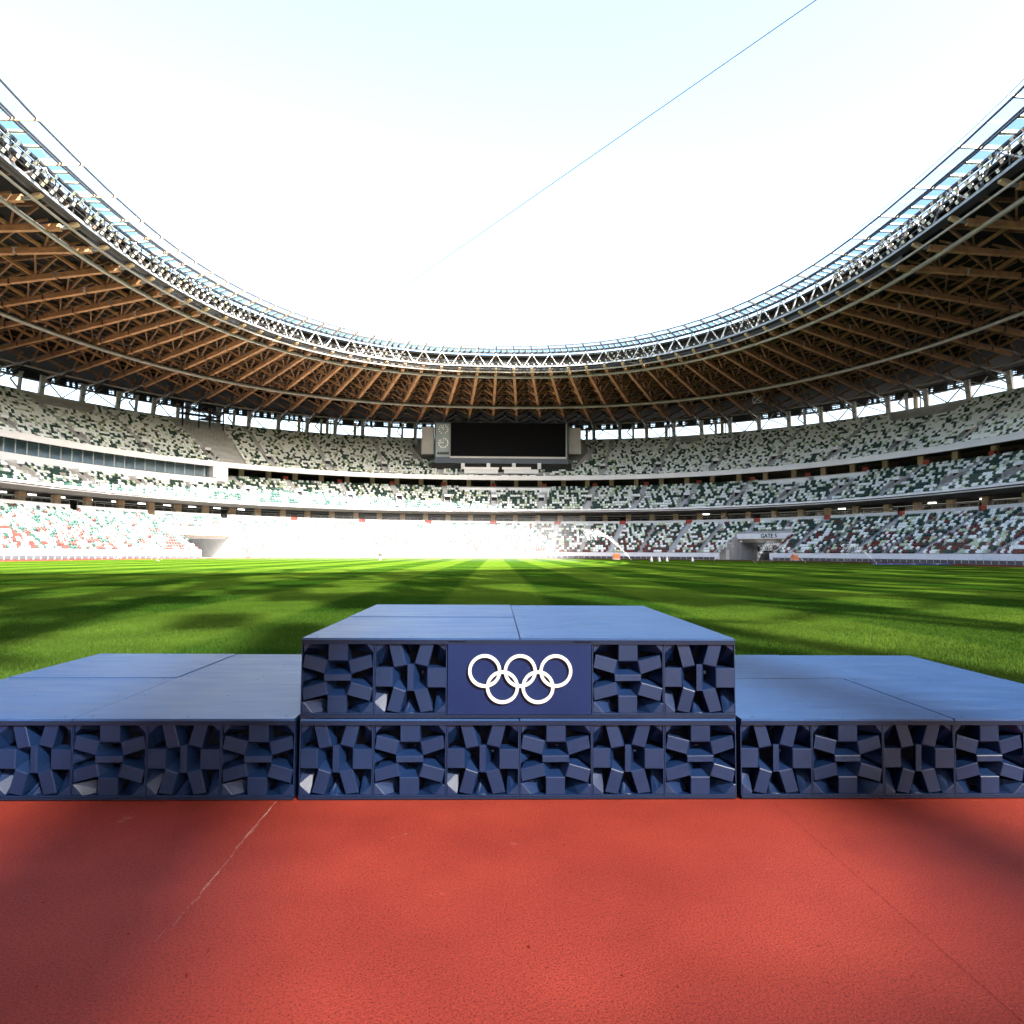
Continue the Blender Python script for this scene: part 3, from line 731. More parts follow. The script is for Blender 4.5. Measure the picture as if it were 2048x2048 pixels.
# louvred eaves: dark slats with gaps where daylight shows
b = MB(); ss = np.linspace(-118, 118, 560); sl = []
for lvl, (r, z, hgt) in enumerate(((23.2, 32.6, .34), (23.7, 33.12, .22), (24.2, 33.62, .24), (24.6, 34.1, .5))):
    a, c = P(ss, r, z-hgt/2), P(ss, r, z+hgt/2)
    for i in range(len(ss)-1): b.quad(a[i], a[i+1], c[i+1], c[i], 'steeld')
for i in range(len(ss)-1):
    if rng.random() < .55 and (i % 14) not in (3, 4, 5, 6, 10):
        continue
    a, c = P(ss[i:i+2], 24.8, 32.6), P(ss[i:i+2], 24.8, 34.3); b.quad(a[0], a[1], c[1], c[0], 'steeld')
for s in np.arange(-118, 118, .42):
    b.beam(pv(s, 23.9, 32.5), pv(s, 24.3, 34.2), .10, .10, 'steeld')
b.build('eave_louvres', roof)
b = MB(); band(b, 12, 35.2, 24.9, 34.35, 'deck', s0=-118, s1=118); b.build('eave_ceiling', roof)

# inner edge: walkway, lamp truss, glass canopy
b = MB()
for r0, z0, r1, z1, m in ((-29.6, 34.75, -29.6, 35.05, 'walk'), (-29.6, 34.75, -28.5, 34.75, 'steeld'), (-28.5, 34.75, -28.5, 35.05, 'steeld'), (-29.6, 35.05, -28.5, 35.05, 'steel')): band(b, r0, z0, r1, z1, m, n=260)
b.tube(ringpts(-28.7, 34.05, 240), .16, 'tube', 6, True)
b.build('edge_walkway', roof)
b = MB()
for r, z, w_ in ((-29.4, 37.35, .34), (-28.7, 36.9, .2)):
    q = ringpts(r, z, 260)
    for k in range(260): b.beam(q[k], q[(k+1) % 260], w_, .3, 'steeld')
b.build('edge_top_rail', roof)
b = MB(); band(b, -27.6, 34.6, -27.6, 37.2, 'steeld', s0=-118, s1=118, n=220); b.build('edge_backing', roof)
def rail_ok(i): return SL[i].kind == 'far' and SL[(i+1) % NS].kind == 'far'
npane = 0; lamps = []
for i, st in enumerate(SL):
    o = SL[(i+1) % NS]; near = not rail_ok(i)
    m = (st.at(-29.3, 35.1)+o.at(-29.3, 35.1))/2
    if not near:
        for a in (st.at(-29.5, 37.2), o.at(-29.5, 37.2)):
            e = m+(a-m)*.0+(Vector((a.x-m.x, a.y-m.y, 0))*.16); bar('edge_brace', e, a, .17, .17, 'steelw', roof)
    # canopy rafters and panes
    bar('canopy_rafter', st.at(-28.4, 37.55), st.at(-33.0, 37.62), .2, .3, 'tan' if st.p[0] < 0 else 'steeld', roof)  # sunlit left side and shaded right side put into the rafter colour
    for r in (-32.8, -31.05, -30.75, -28.9):
        bar('canopy_rail', st.at(r, 37.66), o.at(r, 37.66), .17, .16, 'steeld', roof)
    def pane(f0, f1, r0, r1, mt):
        c = [st.at(r0, 37.75).lerp(o.at(r0, 37.75), f0), st.at(r0, 37.75).lerp(o.at(r0, 37.75), f1), st.at(r1, 37.75).lerp(o.at(r1, 37.75), f1), st.at(r1, 37.75).lerp(o.at(r1, 37.75), f0)]
        bb = MB(); bb.prism(c, UP*.04, mt); bb.build('canopy_pane', roof)
    if not near:
        for f in (0, .5): pane(f+.03, f+.47, -32.7, -31.1, 'glass')
        for f in (0, .33, .66): pane(f+.03, f+.24, -30.65, -29.0, 'glassblue')
        for f in (.29, .62):
            bar('canopy_louvre', (st.at(-30.65, 37.7)).lerp(o.at(-30.65, 37.7), f), (st.at(-29, 37.7)).lerp(o.at(-29, 37.7), f), .45, .06, 'white', roof)
    # floodlights
    if not near:
        u = float(px(np.array(m))[0])
        if np.isnan(u) or not -90 < u < 2140: continue
        full = u < 450 or u > 1660; clus = 470 < u < 585 or 690 < u < 800 or 1205 < u < 1310 or 1440 < u < 1545
        wid = (st.at(-29.7, 36)-o.at(-29.7, 36)).length
        nc = max(3, int(wid/ (1.55 if full else 1.15)))
        for row in range(4 if full else (3 if clus else 1)):
            for k in range(nc):
                if (full or clus) and rng.random() < .16: continue
                f = (k+.5+(.25 if row % 2 else -.1))/nc
                q = st.at(-29.75, 35.25+row*.58).lerp(o.at(-29.75, 35.25+row*.58), f); tt = (o.at(-29, 36)-st.at(-29, 36)).normalized()
                lamps.append((q, tt, random.choices((0, 1, 2), (.74, .18, .08))[0], .58 if full else .40))
        if full or clus:
            for row in range(1, 4 if full else 3): bar('lamp_rail', st.at(-29.65, 34.98+row*.58), o.at(-29.65, 34.98+row*.58), .08, .08, 'steeld', roof)
            for f in (.25, .75): bar('lamp_post', st.at(-29.6, 35).lerp(o.at(-29.6, 35), f), st.at(-29.6, 37.2).lerp(o.at(-29.6, 37.2), f), .12, .12, 'steeld', roof)
LM = []
for m in ('lens', 'lensw', 'lensp'):
    b = MB()                                            # x right, y outward, z up: housing, rim and two glass faces
    fr = [(-.5, -.42), (.5, -.42), (.5, .42), (-.5, .42)]; bk = [(-.3, -.25), (.3, -.25), (.3, .25), (-.3, .25)]
    b.add([(x, -.28, z) for x, z in fr]+[(x, .4, z) for x, z in bk], [(3, 2, 1, 0), (4, 5, 6, 7)]+[(i, (i+1) % 4, 4+(i+1) % 4, 4+i) for i in range(4)], 'steeld')
    for z0, z1 in ((-.37, -.03), (.03, .37)): b.box(-.45, .45, -.32, -.285, z0, z1, m)
    b.box(-.56, -.52, -.1, .2, -.3, .3, 'steeld'); b.box(.52, .56, -.1, .2, -.3, .3, 'steeld')
    LM.append(b.mesh('floodlight_'+m))
lamps.sort(key=lambda q: q[0].length)
rest = [MB(), MB(), MB()]
allrest = MB()
for i, (q, tt, k, sc) in enumerate(lamps):
    nn = Vector((-tt.y, tt.x, 0))
    # outward from the pitch
    c = Vector((S*CX, S*CY, 0))
    if nn.dot(Vector((q.x-c.x, q.y-c.y, 0))) < 0: nn = -nn; 
    x = nn.cross(UP) * -1; x = UP.cross(nn) * -1
    x.normalize()
    tilt = R(28+8*random.random()); y = (nn*math.cos(tilt)+UP*math.sin(tilt)); z = x.cross(y)
    sc2 = sc*.92; mw = axes(q, x*sc2, y*sc2, z*sc2)
    if i < 300: place('floodlight', LM[k], mw, roof)
    else:
        me = LM[k]; mats = ['steeld', ('lens', 'lensw', 'lensp')[k]]
        for p in me.polygons:
            allrest.add([mw @ me.vertices[v].co for v in p.vertices], [tuple(range(len(p.vertices)))], mats[p.material_index])
if allrest.v: allrest.build('far_floodlights', roof)['kind'] = 'stuff'
b = MB(); b.tube(ringpts(-33.3, 37.75, 260), .04, 'steelw', 5, True)
for st in SL: b.beam(st.at(-33.0, 37.62), st.at(-33.3, 37.75), .05, .05, 'steelw')
b.build('edge_cable', roof)
# two small gantry boxes hanging under the roof
for u, v, r in ((1515, 795, 2.0),):
    s = s_px(u, r, 32); t, n = frame(s, r); o = pv(s, r, 31.6); b = MB()
    for a in (-1.1, 1.1):
        for h in (0, 1.6): b.beam(o+t*a+UP*h, o+t*a+n*14+UP*(h-.6), .14, .14, 'steeld')
    for k in range(8):
        q = o+n*k*2-UP*.086*k; b.beam(q-t*1.1, q+t*1.1, .12, .12, 'steeld'); b.beam(q-t*1.1, q-t*1.1+UP*1.6, .12, .12, 'steeld'); b.beam(q+t*1.1, q+t*1.1+UP*1.6, .12, .12, 'steeld'); b.beam(q-t*1.1, q+t*1.1+n*2+UP*1.5, .1, .1, 'steeld')
    b.beam(o-t*1.1+UP*.0, o+t*1.1+UP*1.6, .14, .14, 'steelw'); b.beam(o+t*1.1, o-t*1.1+UP*1.6, .14, .14, 'steelw')
    for h in (0, 1.6): b.beam(o-t*1.1+UP*h, o+t*1.1+UP*h, .14, .14, 'steelw')
    for h in (-1.1, 1.1): b.beam(o+t*h, o+t*h+UP*1.6, .14, .14, 'steelw'); b.beam(o+t*h+UP*1.6, o+t*h+UP*3.0, .1, .1, 'steeld')
    b.build('hanging_gantry', roof)
# broadcast platform hung below the eaves on the left
pf = thing('broadcast_platform', 'dark scaffold platform with zigzag stairs under the eaves beside the seatless terrace', 'platform', tuple(pv(s_px(405, 17, 30), 17, 27.2)))
for k, (u0, u1, z) in enumerate(((352, 402, 31.3), (362, 438, 30.1), (392, 448, 31.0), (404, 446, 29.4))):
    a, c = pv(s_px(u0, 17.5, z), 17.5, z), pv(s_px(u1, 17.5, z), 17.5, z); n = frame(s_px(u0, 17.5, z), 17)[1]
    b = MB(); b.prism([a, c, c+n*2.2, a+n*2.2], UP*.28, 'steeld'); b.build('deck', pf)
    b = MB()
    for f in np.linspace(0, 1, 9): b.beam(a.lerp(c, f)+UP*.28, a.lerp(c, f)+UP*1.3, .05, .05, 'steeld')
    b.beam(a+UP*1.3, c+UP*1.3, .06, .06, 'steeld'); b.build('railing', pf)
for u in (366, 398, 420, 447):
    p = pv(s_px(u, 17.5, 30), 17.5, 27.4); bar('post', p, p+UP*6.5, .3, .3, 'steeld', pf)
a, c = pv(s_px(404, 17.3, 30), 17.3, 29.4), pv(s_px(440, 17.3, 30), 17.3, 30.3); bar('stair_flight', a, c, .9, .2, 'steeld', pf)
a, c = pv(s_px(440, 17.3, 30), 17.3, 30.3), pv(s_px(410, 17.3, 30), 17.3, 31.2); bar('stair_flight', a, c, .9, .2, 'steeld', pf)
# fence posts and rails on the seatless terrace below it
fe = thing('terrace_fence', 'thin grey posts and rails on the seatless terrace under the scaffold platform', 'fence', tuple(pv(s_px(400, 14, 26), 14, 25.4)))
for row, (r, z) in enumerate(((12.5, 24.5), (15.4, 26.0), (18.2, 27.6))):
    for u in np.linspace(352+8*(2-row), 462-2*row, 13):
        q = pv(s_px(u, r, z), r, z); bar('post', q, q+UP*1.9, .07, .07, 'steelw', fe)
# cable for the overhead camera
d0 = cast(1632, 0); d1 = cast(474, 806)
p0 = Vector((0, 0, HC))+d0*((zw(35.6)-HC)/d0.z); p1 = Vector((0, 0, HC))+d1*((zw(32.4)-HC)/d1.z)
pe = p0+(p0-p1)*.35
b = MB(); b.tube([p1.lerp(pe, f/12) for f in range(13)], .038, 'cable', 5)
tag(b.build('overhead_cable', loc=p1), 'thin blue cable strung across the open sky from the roof', 'cable')

# ------------------------------------------------------------------ video screen
def at_depth(u, v, Y): d = cast(u, v); return Vector((0, 0, HC))+d*(Y/d.y)
YS = S*159.0
def sb(u0, v0, u1, v1, Y, th):
    a, c = at_depth(u0, v1, Y), at_depth(u1, v0, Y); return a.x, c.x, Y, Y+th, a.z, c.z
vx0, vx1, _, _, vz0, vz1 = sb(869, 846, 1136, 926, YS, 1)
scr = thing('video_screen', 'large black video screen with clock panel above the far seats', 'screen', ((vx0+vx1)/2, YS+.5, vz0))
def sbox(name, u0, v0, u1, v1, dy, th, m, parent=None):
    b = MB(); b.box(*sb(u0, v0, u1, v1, YS+dy, th), m); return b.build(name, parent or scr)
sbox('casing', 869, 846, 1136, 926, .3, 1.6, 'navy')
sbox('display', 901.5, 847, 1131.5, 914, .1, .19, 'black')
sbox('frame_strip', 900, 914.2, 1133, 915.6, .06, .23, 'steelw'); sbox('frame_strip', 1131.9, 847, 1133.2, 914, .06, .23, 'steelw'); sbox('frame_strip', 899.3, 847, 900.7, 914, .06, .23, 'steelw')
cp = sbox('clock_panel', 871.5, 847, 899, 913.5, .1, .19, 'clockpanel')
sbox('side_wing', 843, 854, 868, 908, 1.4, 2.5, 'wing'); sbox('side_wing', 1137.5, 856, 1162, 908, 1.4, 2.5, 'wing')
pxm = YS/FPX
def pxp(u, v, dy): return at_depth(u, v, YS+dy)
def dial(u, v, ro, ri, hands, ring):
    b = MB(); o = pxp(u, v, .04)
    def stick(a, r0, r1, w_): d = Vector((math.sin(R(a)), 0, math.cos(R(a)))); b.beam(o+d*r0*pxm, o+d*r1*pxm, .06, w_*pxm, 'white')
    if ring: b.tube([o+Vector((math.sin(a), 0, math.cos(a)))*ri*pxm for a in np.linspace(0, 1.5*math.pi, 30)], .55*pxm, 'white', 4)
    for k in range(12):
        if ring and k in (10, 11): continue
        stick(k*30, ri, ro, 1.3)
    b.build('dial_marks', cp)
    for a, r0, r1, w_ in hands:
        b = MB(); stick(a, r0, r1, w_); b.build('clock_hand', cp)
dial(886.8, 858.6, 10.5, 7, ((1, -1, 9.8, 1.7), (-28, -1, 10, 1.3)), False)
dial(886.5, 885.5, 11, 9, ((0, -2, 11, 1.2), (-90, 0, 10, 1.2)), True)
text_mesh('45', 5.6*pxm, 'white', 'numerals', axes(pxp(880.3, 881.2, .03), Vector((1, 0, 0)), UP, Vector((0, -1, 0))), cp, .02, True)
for k in range(6): sbox('digit_window', 874.6+k*3.95, 904.0, 877.8+k*3.95, 909, .06, .03, 'dark', cp)
# gallery below the screen
gal = thing('screen_gallery', 'row of dark openings and white piers under the video screen', 'gallery', ((vx0+vx1)/2, YS, zw(19.3)))
def gbox(name, u0, v0, u1, v1, dy, th, m): b = MB(); b.box(*sb(u0, v0, u1, v1, YS+dy, th), m); return b.build(name, gal)
gbox('back_wall', 862, 926.5, 1143, 950, .9, .3, 'dark')  # near-black sheet painted as the shade in the openings between the piers
for u in (922, 973, 1024, 1075): gbox('pier', u, 926.2, u+7.5, 938, -.6, .8, 'parapet')
gbox('gallery_front', 928, 934.5, 998, 938.5, -1.0, .3, 'white'); gbox('gallery_front', 1004, 934.5, 1062, 938.5, -1.0, .3, 'white')
for a, c in ((928, 996), (1008, 1077)): gbox('gallery_parapet', a, 939, c, 947, -2.0, .3, 'parapet')
# slanted cheek walls closing the stand beside the screen
for u, sg in ((858, -1), (1148, 1)):
    b = MB(); q = [at_depth(u+sg*38*f, 942-46*f, YS+f*S*9) for f in (0, 1)]
    b.prism([q[0]-UP*2, q[1]-UP*2, q[1]+UP*.8, q[0]+UP*.8], (.25, 0, 0), 'concrete'); b.build('cheek_wall', gal)

# ------------------------------------------------------------------ podium
def podium_mats():
    def mk(name, c, rough, grain):
        m = bpy.data.materials.new(name); m.use_nodes = True; t = m.node_tree; b = t.nodes['Principled BSDF']; L = t.links.new; b.inputs['Specular IOR Level'].default_value = .5 if name == 'podium_top' else (.30 if name == 'podium_blue' else .2)
        g = t.nodes.new('ShaderNodeNewGeometry')
        n = t.nodes.new('ShaderNodeTexNoise'); n.inputs['Scale'].default_value = 2.2; n.inputs['Detail'].default_value = 6
        mp = t.nodes.new('ShaderNodeMapping'); mp.inputs['Scale'].default_value = (1, 3.5, 1) if grain == 0 else (1, 1, 1); L(g.outputs['Position'], mp.inputs[0]); L(mp.outputs[0], n.inputs['Vector'])
        mx = t.nodes.new('ShaderNodeMix'); mx.data_type = 'RGBA'; mx.inputs[6].default_value = (*[v*.8 for v in c], 1); mx.inputs[7].default_value = (*[v*1.22 for v in c], 1)
        L(n.outputs[0], mx.inputs[0]); L(mx.outputs[2], b.inputs['Base Color'])
        if name == 'podium_top':
            d1 = t.nodes.new('ShaderNodeTexNoise'); d1.inputs['Scale'].default_value = 5; d1.inputs['Detail'].default_value = 8; d1.inputs['Roughness'].default_value = .72
            m3 = t.nodes.new('ShaderNodeMapping'); m3.inputs['Scale'].default_value = (.35, 2.2, 1); L(g.outputs['Position'], m3.inputs[0]); L(m3.outputs[0], d1.inputs['Vector'])
            d2 = t.nodes.new('ShaderNodeMapRange'); d2.inputs[1].default_value = .52; d2.inputs[2].default_value = .8; d2.inputs[4].default_value = .55; L(d1.outputs[0], d2.inputs[0])
            d3 = t.nodes.new('ShaderNodeMix'); d3.data_type = 'RGBA'; L(d2.outputs[0], d3.inputs[0]); L(mx.outputs[2], d3.inputs[6]); d3.inputs[7].default_value = (.055, .10, .18, 1); L(d3.outputs[2], b.inputs['Base Color'])
        r = t.nodes.new('ShaderNodeMapRange'); r.inputs[3].default_value = rough-.1; r.inputs[4].default_value = rough+.12; L(n.outputs[0], r.inputs[0]); L(r.outputs[0], b.inputs['Roughness'])
        if grain:
            wv = t.nodes.new('ShaderNodeTexWave'); wv.inputs['Scale'].default_value = 105; wv.inputs['Distortion'].default_value = .6; wv.bands_direction = 'DIAGONAL'
            L(g.outputs['Position'], wv.inputs['Vector'])
            bp = t.nodes.new('ShaderNodeBump'); bp.inputs['Strength'].default_value = .28; bp.inputs['Distance'].default_value = .0015; L(wv.outputs['Fac'], bp.inputs['Height']); L(bp.outputs[0], b.inputs['Normal'])
        return m
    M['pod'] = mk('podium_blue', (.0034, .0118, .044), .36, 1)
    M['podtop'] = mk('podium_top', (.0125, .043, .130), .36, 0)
    M['podpanel'] = mk('podium_panel', (.0040, .0105, .050), .42, 0)
    M['poddark'] = mat('podium_core', (.006, .008, .02), .7, .2)
    M['podrim'] = mk('podium_rim', (.006, .010, .028), .4, 0)
podium_mats()
PXC = (1041-991)/FPX*PD
BL = .018; TH = TS-.008; RIM = .022; TOPT = .010; LV = .42
FACE = [  # front faces of the blocks of one panel, in panel units from the top left corner
    [(.365, .005), (.64, .005), (.64, .27), (.365, .27)], [(.04, .18), (.354, .26), (.308, .45), (.01, .363)],
    [(.645, .27), (.962, .184), (.992, .36), (.684, .46)], [(.31, .462), (.69, .462), (.69, .552), (.31, .552)],
    [(.008, .652), (.33, .562), (.361, .74), (.025, .823)], [(.69, .567), (.992, .652), (.956, .83), (.633, .74)],
    [(.362, .755), (.632, .755), (.632, .995), (.362, .995)],
    [(.008, .008), (.14, .008), (.08, .09), (.02, .165)], [(.86, .008), (.992, .008), (.992, .165), (.93, .09)],
    [(.008, .84), (.03, .84), (.16, .992), (.008, .992)], [(.965, .85), (.992, .86), (.992, .992), (.84, .992)],
    [(.008, .45), (.014, .50), (.014, .56), (.008, .60)], [(.986, .50), (.992, .45), (.992, .60), (.986, .56)]]
BACKP = {7: [(.008, .008), (.35, .008), (.29, .15), (.02, .20)], 8: [(.65, .008), (.992, .008), (.992, .20), (.71, .15)],
         9: [(.02, .825), (.29, .825), (.355, .992), (.008, .992)], 10: [(.71, .825), (.985, .825), (.992, .992), (.64, .992)],
         11: [(.008, .37), (.15, .49), (.17, .53), (.008, .645)], 12: [(.85, .49), (.992, .37), (.992, .645), (.83, .53)]}
SHIFT = [(0, .07), (.085, .035), (-.085, .035), (0, -.085), (.085, -.06), (-.085, -.06), (0, -.10), (0, 0), (0, 0), (0, 0), (0, 0), (0, 0), (0, 0)]
SHR = [1.05, 1.08, 1.08, .85, 1.08, 1.08, .95]+[1]*6
FM = []
for i, f in enumerate(FACE):
    pts_ = np.array(f); c = pts_.mean(0); back = np.array(BACKP[i]) if i in BACKP else (pts_-c)*SHR[i]+c+np.array(SHIFT[i])
    b = MB(); D = .085; dz = ((i*37) % 5)*.0022
    fr = [((x-.5)*TS, dz+((x-c[0])*.03 if i % 2 else (y-c[1])*.025)*TS, (.5-y)*TS) for x, y in pts_]; bk = [((x-.5)*TS, D, (.5-y)*TS) for x, y in back]
    n = len(fr); b.add(fr+bk, [tuple(range(n))]+[(k, n+k, n+(k+1) % n, (k+1) % n) for k in range(n)], 'pod')
    me = b.mesh('facet'); bm = bmesh.new(); bm.from_mesh(me); bm.normal_update()
    ed = [e for e in bm.edges if all(v.co.y < D*.6 for v in e.verts)]
    bmesh.ops.bevel(bm, geom=ed, offset=.0032, segments=1, affect='EDGES', profile=.5); bmesh.ops.recalc_face_normals(bm, faces=bm.faces)
    bm.to_mesh(me); bm.free(); FM.append(me)
for me in FM:
    me.update()
def lattice(parent, xc, zc, kind):
    b = MB(); h = TS/2; fw = .006
    o = Vector((xc, PD, zc)); y0, y1 = PD+.004, PD+.16
    for x0, x1, z0, z1 in ((-h+.0015, -h+fw, -h, h), (h-fw, h-.0015, -h, h), (-h+fw, h-fw, -h, -h+fw), (-h+fw, h-fw, h-fw, h)):
        b.box(xc+x0, xc+x1, y0, y1, zc+z0, zc+z1, 'pod')
    b.box(xc-h+fw, xc+h-fw, y1-.012, y1, zc-h+fw, zc+h-fw, 'poddark')
    p = b.build('lattice_panel', parent, loc=(xc, PD, zc))
    rot = Matrix.Rotation(R(90), 4, 'Y') if kind == 'B' else Matrix.Identity(4)
    for k, me in enumerate(FM):
        ob = bpy.data.objects.new('facet_block', me); col.objects.link(ob); ob.parent = p
        ob.matrix_local = Matrix.Translation((0, .002, 0)) @ rot @ Matrix.Diagonal((.985, 1, .985, 1))
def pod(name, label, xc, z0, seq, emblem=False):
    nT = 6; wd = nT*TS; x0, x1 = xc-wd/2, xc+wd/2; D = PDEP
    t = thing(name, label, 'podium', (xc, PD+D/2, z0)); g = .003
    b = MB(); b.box(x0+.006, x1-.006, PD+.165, PD+D-.01, z0+BL, z0+LV-RIM-TOPT-.001, 'poddark'); b.build('core', t)
    b = MB(); b.box(x0+g, x1-g, PD-.004, PD+D, z0+(.006 if z0 < .1 else .002), z0+BL, 'podrim'); b.build('base_rail', t)
    b = MB(); b.box(x0+g, x1-g, PD-.004, PD+D, z0+LV-RIM-TOPT, z0+LV-TOPT-.001, 'podrim'); b.build('top_rail', t)
    for xs in (x0+g, x1-g-.012):
        b = MB(); b.box(xs, xs+.012, PD+.16, PD+D-.004, z0+BL+.001, z0+LV-RIM-TOPT-.001, 'podpanel'); b.build('side_panel', t)
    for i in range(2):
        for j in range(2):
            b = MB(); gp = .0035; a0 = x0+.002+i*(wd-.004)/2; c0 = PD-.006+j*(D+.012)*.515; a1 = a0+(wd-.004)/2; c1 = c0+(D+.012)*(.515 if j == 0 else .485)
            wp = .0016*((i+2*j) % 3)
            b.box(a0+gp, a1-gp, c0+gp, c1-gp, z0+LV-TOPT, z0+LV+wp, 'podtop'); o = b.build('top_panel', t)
            sm = MB()
            for fx in (.06, .5, .94):
                for fy in (.05, .5, .95):
                    X, Y = a0+(a1-a0)*fx+.01*rng.standard_normal(), c0+(c1-c0)*fy+.008*rng.standard_normal(); zz = z0+LV+wp+.0008
                    sm.add([(X+.0075*math.cos(q*math.pi/3), Y+.0075*math.sin(q*math.pi/3), zz) for q in range(6)], [tuple(range(6))], 'poddark')
            for _ in range(5):
                X, Y, an, l = a0+(a1-a0)*(.08+.84*rng.random()), c0+(c1-c0)*(.08+.84*rng.random()), rng.random()*3.14, .006+.03*rng.random()**2
                dx, dy = math.cos(an)*l, math.sin(an)*l*.5; sm.add([(X-dx, Y-dy, zz), (X+dx, Y+dy, zz), (X+dx+.001, Y+dy+.0018, zz), (X-dx, Y-dy+.0012, zz)], [(0, 1, 2, 3)], 'podrim')
            so_ = sm.build('screws_and_scuffs', o); so_['kind'] = 'stuff'
    zc = z0+BL+TS/2+.001
    for k, kd in enumerate(seq):
        if kd in 'AB': lattice(t, x0+TS*(k+.5), zc, kd)
    if emblem:
        px0, px1 = x0+2*TS+.004, x0+4*TS-.004
        b = MB(); b.box(px0, px1, PD-.003, PD+.15, zc-TS/2+.001, zc+TS/2-.001, 'podpanel'); pan = b.build('emblem_panel', t, loc=((px0+px1)/2, PD, zc))
        k = TS/145.0; cx = (px0+px1)/2+.002
        for dx, dz in ((-70.9, 14), (0, 14), (70.9, 14), (-35.4, -17.8), (35.4, -17.8)):
            b = MB(); n = 64; ro, ri = 32.9*k, 26.4*k; y0, y1 = PD-.020, PD-.0035; o = Vector((cx+dx*k, 0, zc+dz*k))
            y0 += .0004*(dx/35.4+2)
            vs_ = []
            for q in range(n):
                a = 2*math.pi*q/n; ca, sa = math.cos(a), math.sin(a)
                for rr, yy in ((ro-.0012, y0), (ro, y0+.0015), (ro, y1), (ri, y1), (ri, y0+.0015), (ri+.0012, y0)): vs_.append((o.x+rr*ca, yy, o.z+rr*sa))
            b.add(vs_, [(q*6+e, q*6+(e+1) % 6, ((q+1) % n)*6+(e+1) % 6, ((q+1) % n)*6+e) for q in range(n) for e in range(6)], 'ring')
            b.build('emblem_ring', pan)
        for a, c in ((px0, px0+.095), (px1-.095, px1)):
            b = MB(); b.box(a, c, PD-.004, PD+.01, zc+TS/2-.006, zc+TS/2-.002, 'steelw'); b.build('metal_clip', pan)
    return t
GAP = 6*TS+.022
pod('podium_block', 'dark blue lattice podium block carrying the ringed block on top', PXC, .0, 'BABABA')
pod('podium_block', 'highest blue podium block with five interlocked white rings on its front', PXC, LV+.004, 'AB..AB', True)
pod('podium_block', 'low blue podium block on the shaded side of the ringed block', PXC-GAP, 0, 'BABABA')
pod('podium_block', 'low blue podium block on the sunnier side of the ringed block', PXC+GAP, 0, 'BABABA')

# ------------------------------------------------------------------ marks on the track
b = MB()
def scuff(u0, v0, u1, v1, n, wd, sp):
    p, q = ground(u0, v0), ground(u1, v1); d = (q-p).normalized(); a = Vector((-d.y, d.x, 0))
    for _ in range(n):
        f = random.random(); o = p.lerp(q, f)+a*random.gauss(0, sp); l = .006+.03*random.random(); w_ = wd*(.4+random.random()); o.z = .003+.0002*random.random()
        b.quad(o-d*l-a*w_, o+d*l-a*w_, o+d*l+a*w_*.5, o-d*l+a*w_*.6, 'chalk')
scuff(552, 1604, 400, 1790, 60, .0006, .003); scuff(400, 1790, 315, 1880, 10, .0005, .006); scuff(545, 1612, 470, 1700, 30, .0007, .002)
scuff(790, 1678, 830, 1662, 4, .0006, .006)
o = b.build('chalk_line'); tag(o, 'broken white chalk line on the red track before the podium', 'chalk line')
b = MB()
p, q = ground(1550, 1608), ground(2048, 2046); d = (q-p).normalized(); a = Vector((-d.y, d.x, 0)); N = 60
for k in range(N):
    e, f = p.lerp(q, k/N), p.lerp(q, (k+.9)/N); z = Vector((0, 0, .0025)); j = a*random.gauss(0, .0012); w_ = .0005+.0006*random.random()
    b.quad(e+z+j-a*w_, f+z+j-a*w_, f+z+j+a*w_, e+z+j+a*w_, 'seam')
tag(b.build('track_seam'), 'thin dark seam running across the red track', 'seam')
b = MB()
for _ in range(34):
    u, v = 60+1950*random.random(), 1640+400*random.random(); g = ground(u, v); r = .002+.004*random.random()**2; an = random.random()*6.3
    b.add([g+Vector((math.cos(an+k*1.57)*r*(2 if k % 2 else 1), math.sin(an+k*1.57)*r*(2 if k % 2 else 1), .004)) for k in range(4)]+[g+Vector((0, 0, .004+r))], [(0, 1, 4), (1, 2, 4), (2, 3, 4), (3, 0, 4)], 'seam')
tag(b.build('rubber_crumbs'), 'dark rubber crumbs strewn on the red track', 'crumbs', kind='stuff')

# ------------------------------------------------------------------ sprinklers and small things by the far wall
def sprinkler(u0, v0, u1, v1, label, dens=1.0):
    p = ground(u0, v0); Y = p.y
    q = at_depth(u1, v1, Y+2); t = thing('lawn_sprinkler', label, 'sprinkler', tuple(p), 'sprinklers watering the pitch')
    b = MB(); b.tube([p, p+UP*.22], .06, 'steeld', 8); b.tube([p+UP*.22, p+UP*.3+(q-p).normalized()*.25], .035, 'steeld', 8); b.build('nozzle', t)
    b = MB(); d = q-p; N = int(650*dens); rr = random.Random(int(u0))
    for _ in range(N):
        f = rr.random()**.75*1.35; c = p+UP*.3+Vector((d.x*f, d.y*f, d.z*(1.55*f-.55*f*f))); sp = .03+.20*f
        c += Vector((rr.gauss(0, sp), rr.gauss(0, sp), rr.gauss(0, sp*.8)))
        if f > .8: c.z -= abs(rr.gauss(0, .8*(f-.8)*4))
        if c.z < .05: continue
        r = .008+.016*rr.random()
        b.add([c+Vector((r, 0, -r)), c+Vector((-r, r*.8, -r)), c+Vector((-r, -r*.8, -r)), c+Vector((0, 0, r*1.8))], [(0, 1, 3), (1, 2, 3), (2, 0, 3), (0, 2, 1)], 'water')
    w_ = b.build('water_jet', t); w_['kind'] = 'stuff'
sprinkler(1514, 1127, 1540, 1088, 'sprinkler jet rising in front of the lettered gate')
sprinkler(1612, 1130, 1536, 1088, 'sprinkler beyond the lettered gate throwing water back across its opening', 1.1)
sprinkler(1754, 1133, 1698, 1094, 'sprinkler throwing a long jet before the barrier beside the lettered gate')
sprinkler(1428, 1126, 1458, 1090, 'sprinkler at the foot of the lettered gate\'s sloping wall', .6)
